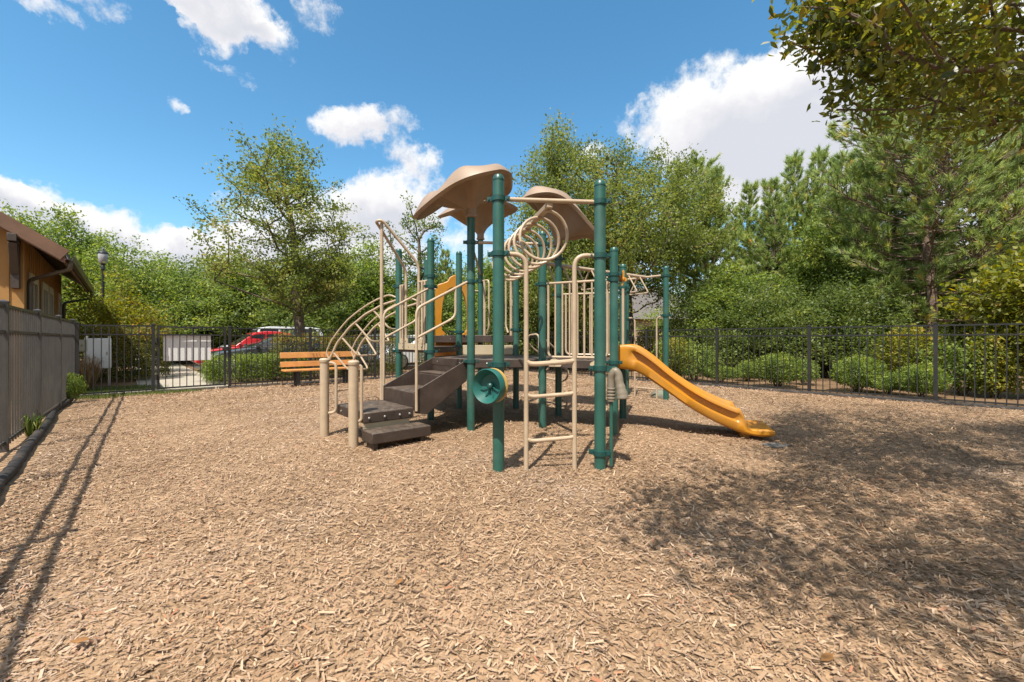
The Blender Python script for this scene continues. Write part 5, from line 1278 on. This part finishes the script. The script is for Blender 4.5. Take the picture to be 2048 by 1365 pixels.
grass_patch('grass', [P(.25, .14), P(.55, .10), P(.9, .12), P(1.15, .1), P(.4, .25), P(1.5, .16), P(1.9, .14)], 2600, .07, 'thin grass growing along the foot of the gate fence')
grass_patch('grass', [P(.1+.14*(k % 9), -.25-.17*(k//9)) for k in range(99)], 9000, .06, 'thin lawn grass between the fence and the hedge')
# ---- small things lying about
st0 = gnd(1320, 796); m = MB(); pr = [(.0, 0), (.17, .0), (.19, .05), (.16, .13), (.08, .18), (0, .19)]; m.lathe((st0.x, st0.y, -.02), pr, 14)
tag(m.build('boulder', 'stone', sharp=80), 'pale rounded stone beside the far green post', 'stone')
def leaf_litter(c, s, rz, label):
    m = MB(); o = [(-.5, 0), (-.2, .2), (.15, .22), (.5, .02), (.12, -.2), (-.2, -.18)]
    m.prism([Vector((c.x + s*(x*math.cos(rz)-y*math.sin(rz)), c.y + s*(x*math.sin(rz)+y*math.cos(rz)), .035 + .12*s*abs(y) + .05*s*(x > .2))) for x, y in o], (0, 0, .002)); tag(m.build('fallen_leaf', 'dryleaf', smooth=False), label, 'leaf', 'dry leaves on the chips')
leaf_litter(gnd(1655, 1335), .075, .4, 'large dry orange leaf at the edge of the tree shade'); leaf_litter(gnd(799, 1178), .06, 1.2, 'orange leaf scrap alone in the sunlit middle of the chips'); leaf_litter(gnd(160, 1300), .07, .1, 'red brown leaf in the front corner near the fence shadow')
mt = MB(); c = gnd(1553, 893); rr = random.Random(2); o = []
for k in range(22):
    a = 2*math.pi*k/22; r = rr.uniform(.7, 1.15); o.append(Vector((c.x + .16*r*math.cos(a), c.y + .10*r*math.sin(a), .006)))
mt.prism(o, (0, 0, .012)); tag(mt.build('rubber_mat', 'mat', smooth=False), 'worn grey rubber mat scrap at the end of the slide', 'mat')
# ================================================================ OVERHANGING OAK beside the camera, trunk out of view
def overhang():
    rng = np.random.default_rng(77); cx, cy = 6.6, -1.4; cl = []
    while len(cl) < NOVER:
        a = rng.random()*6.28; r = 6.6*rng.random()**.55*(1 + .10*math.sin(3*a+1) + .08*math.sin(7*a))
        x, y = cx + r*math.cos(a), cy + r*math.sin(a)
        edge = r/6.6; zl = 4.3 - 1.15*edge**2; zh = 4.6 + 4.2*(1-edge**2)**.6 if edge < 1 else zl+.4
        z = zl + (zh-zl)*rng.random()**1.5
        if y > .3:
            zf = EYE + (HZ-0)/FOC*y; px = CX + x/y*FOC; py = HZ - (z-EYE)/y*FOC
            lim = 1650 + 140*max(0, min(1, (py-60)/170)) + rng.normal(0, 40)
            if py > -260 and px < lim - .55*min(0, py)*0 + .45*max(0, -py-60): continue
            if py > -25 and px < 2200: continue
            if py > 235 + 25*math.sin(px*.02) and px < 2400: continue
        if y < -5: continue
        kx, ky = shadow.x/math.tan(SUN_EL), shadow.y/math.tan(SUN_EL); gx, gy = x + kx*z, y + ky*z
        near = float(np.interp(gx, [.5, .75, 1.05, 1.2, 1.6, 2.0, 3.0, 5.0], [3.3, 2.75, 2.1, 1.85, 1.6, 1.35, .7, .0])) + rng.normal(0, .12)
        far = float(np.interp(gx, [.5, 1.0, 2.9, 7.8, 12], [3.6, 3.75, 4.5, 6.3, 7.5])) + rng.normal(0, .12)
        if gy < near or gy > far or (math.sin(gx*2.1+gy*1.3+.5)*math.sin(gy*2.9-gx*.7+1) > .62): continue
        cl.append((x-cx, y-cy, z))
    for i_ in range(60):
        px, py, d = rng.uniform(1640, 1850), rng.uniform(-70, 130), rng.uniform(3.0, 4.4)
        if px > 1648 + .75*max(0, py-10): q = at(px, py, d); cl.append((q.x-cx, q.y-cy, q.z))
    while len(cl) < NOVER + 165:                     # the low outer boughs that hang over the chips
        px, py, d = rng.uniform(1640, 2240), rng.uniform(-90, 235), rng.uniform(2.9, 5.2); q = at(px, py, d)
        if px < 1655 + 150*max(0, min(1, (py-40)/190)) + rng.normal(0, 30) or rng.random() < .35*(py > 150): continue
        cl.append((q.x-cx, q.y-cy, q.z))
    # thin drooping branch ends that reach furthest into the view
    def twig(p0, p1, n):
        for i in range(n):
            f = i/(n-1); q = p0.lerp(p1, f) + Vector((0, 0, .10*math.sin(f*3.1))); cl.append((q.x-cx + rng.normal(0, .02), q.y-cy + rng.normal(0, .02), q.z + rng.normal(0, .02)))
    n0 = len(cl)
    twig(at(1740, -20, 3.6), at(1585, 92, 3.5), 9); twig(at(1760, 20, 3.7), at(1628, 60, 3.6), 7); twig(at(1720, 60, 3.5), at(1650, 128, 3.5), 5); twig(at(1800, 90, 3.6), at(1665, 222, 3.5), 9); twig(at(1860, 150, 3.7), at(1742, 234, 3.6), 6); twig(at(1720, 5, 3.4), at(1640, 100, 3.4), 5); twig(at(1720, -30, 3.3), at(1618, 8, 3.3), 5)
    twig(at(1990, 180, 3.8), at(1860, 262, 3.8), 6); twig(at(2060, 190, 3.6), at(1985, 255, 3.5), 5); twig(at(1800, 40, 3.4), at(1680, 110, 3.3), 6)
    cl_ = np.array(cl); segs, base = grow(rng, cl_, 5.2, .10, 2.2, jitter=.06, straight=.22)
    per = 100; qa, ta = foliage(rng, cl_[:NOVER], base[:NOVER], per, None, .22, .082, flat=.75, upn=.35, hexa=True, wide=(.28, .40))
    qc, tc_ = foliage(rng, cl_[NOVER:n0], base[NOVER:n0], 58, None, .22, .082, flat=.75, upn=.35, hexa=True, wide=(.28, .40))
    qb, tb_ = foliage(rng, cl_[n0:], base[n0:], 40, None, .085, .080, flat=.9, upn=.3, hexa=True, wide=(.28, .40))
    # widths slimmer than the other trees
    t = thing('overhanging_oak', (cx, cy, 0), 'dark leaved oak whose branches hang into the top right corner', 'tree', 'trees round the playground')
    link('trunk', limbs_mesh('trunk', segs, 'bark', 6), t); link('crown', fast_mesh('crown', np.concatenate([qa, qc, qb]), np.concatenate([ta, tc_, tb_]), 'nearleaf'), t)
overhang()
# ================================================================ CAMERA
cd = bpy.data.cameras.new('camera'); co_ = bpy.data.objects.new('camera', cd); C.objects.link(co_)
co_.location = (0, 0, EYE); co_.rotation_euler = (R(90), 0, 0)
cd.sensor_width = 36; cd.lens = FOC/2048*36; cd.shift_y = -2.5/2048; cd.clip_end = 2000; cd.clip_start = .05
sc_ = bpy.context.scene; sc_.camera = co_
sc_.view_settings.view_transform = 'Standard'; sc_.view_settings.look = 'None'; sc_.view_settings.exposure = EXPO; sc_.view_settings.gamma = 1
sc_.cycles.max_bounces = 9; sc_.cycles.diffuse_bounces = 6; sc_.cycles.transmission_bounces = 8; sc_.cycles.glossy_bounces = 2
sc_.cycles.caustics_reflective = False; sc_.cycles.caustics_refractive = False; sc_.cycles.use_denoising = True
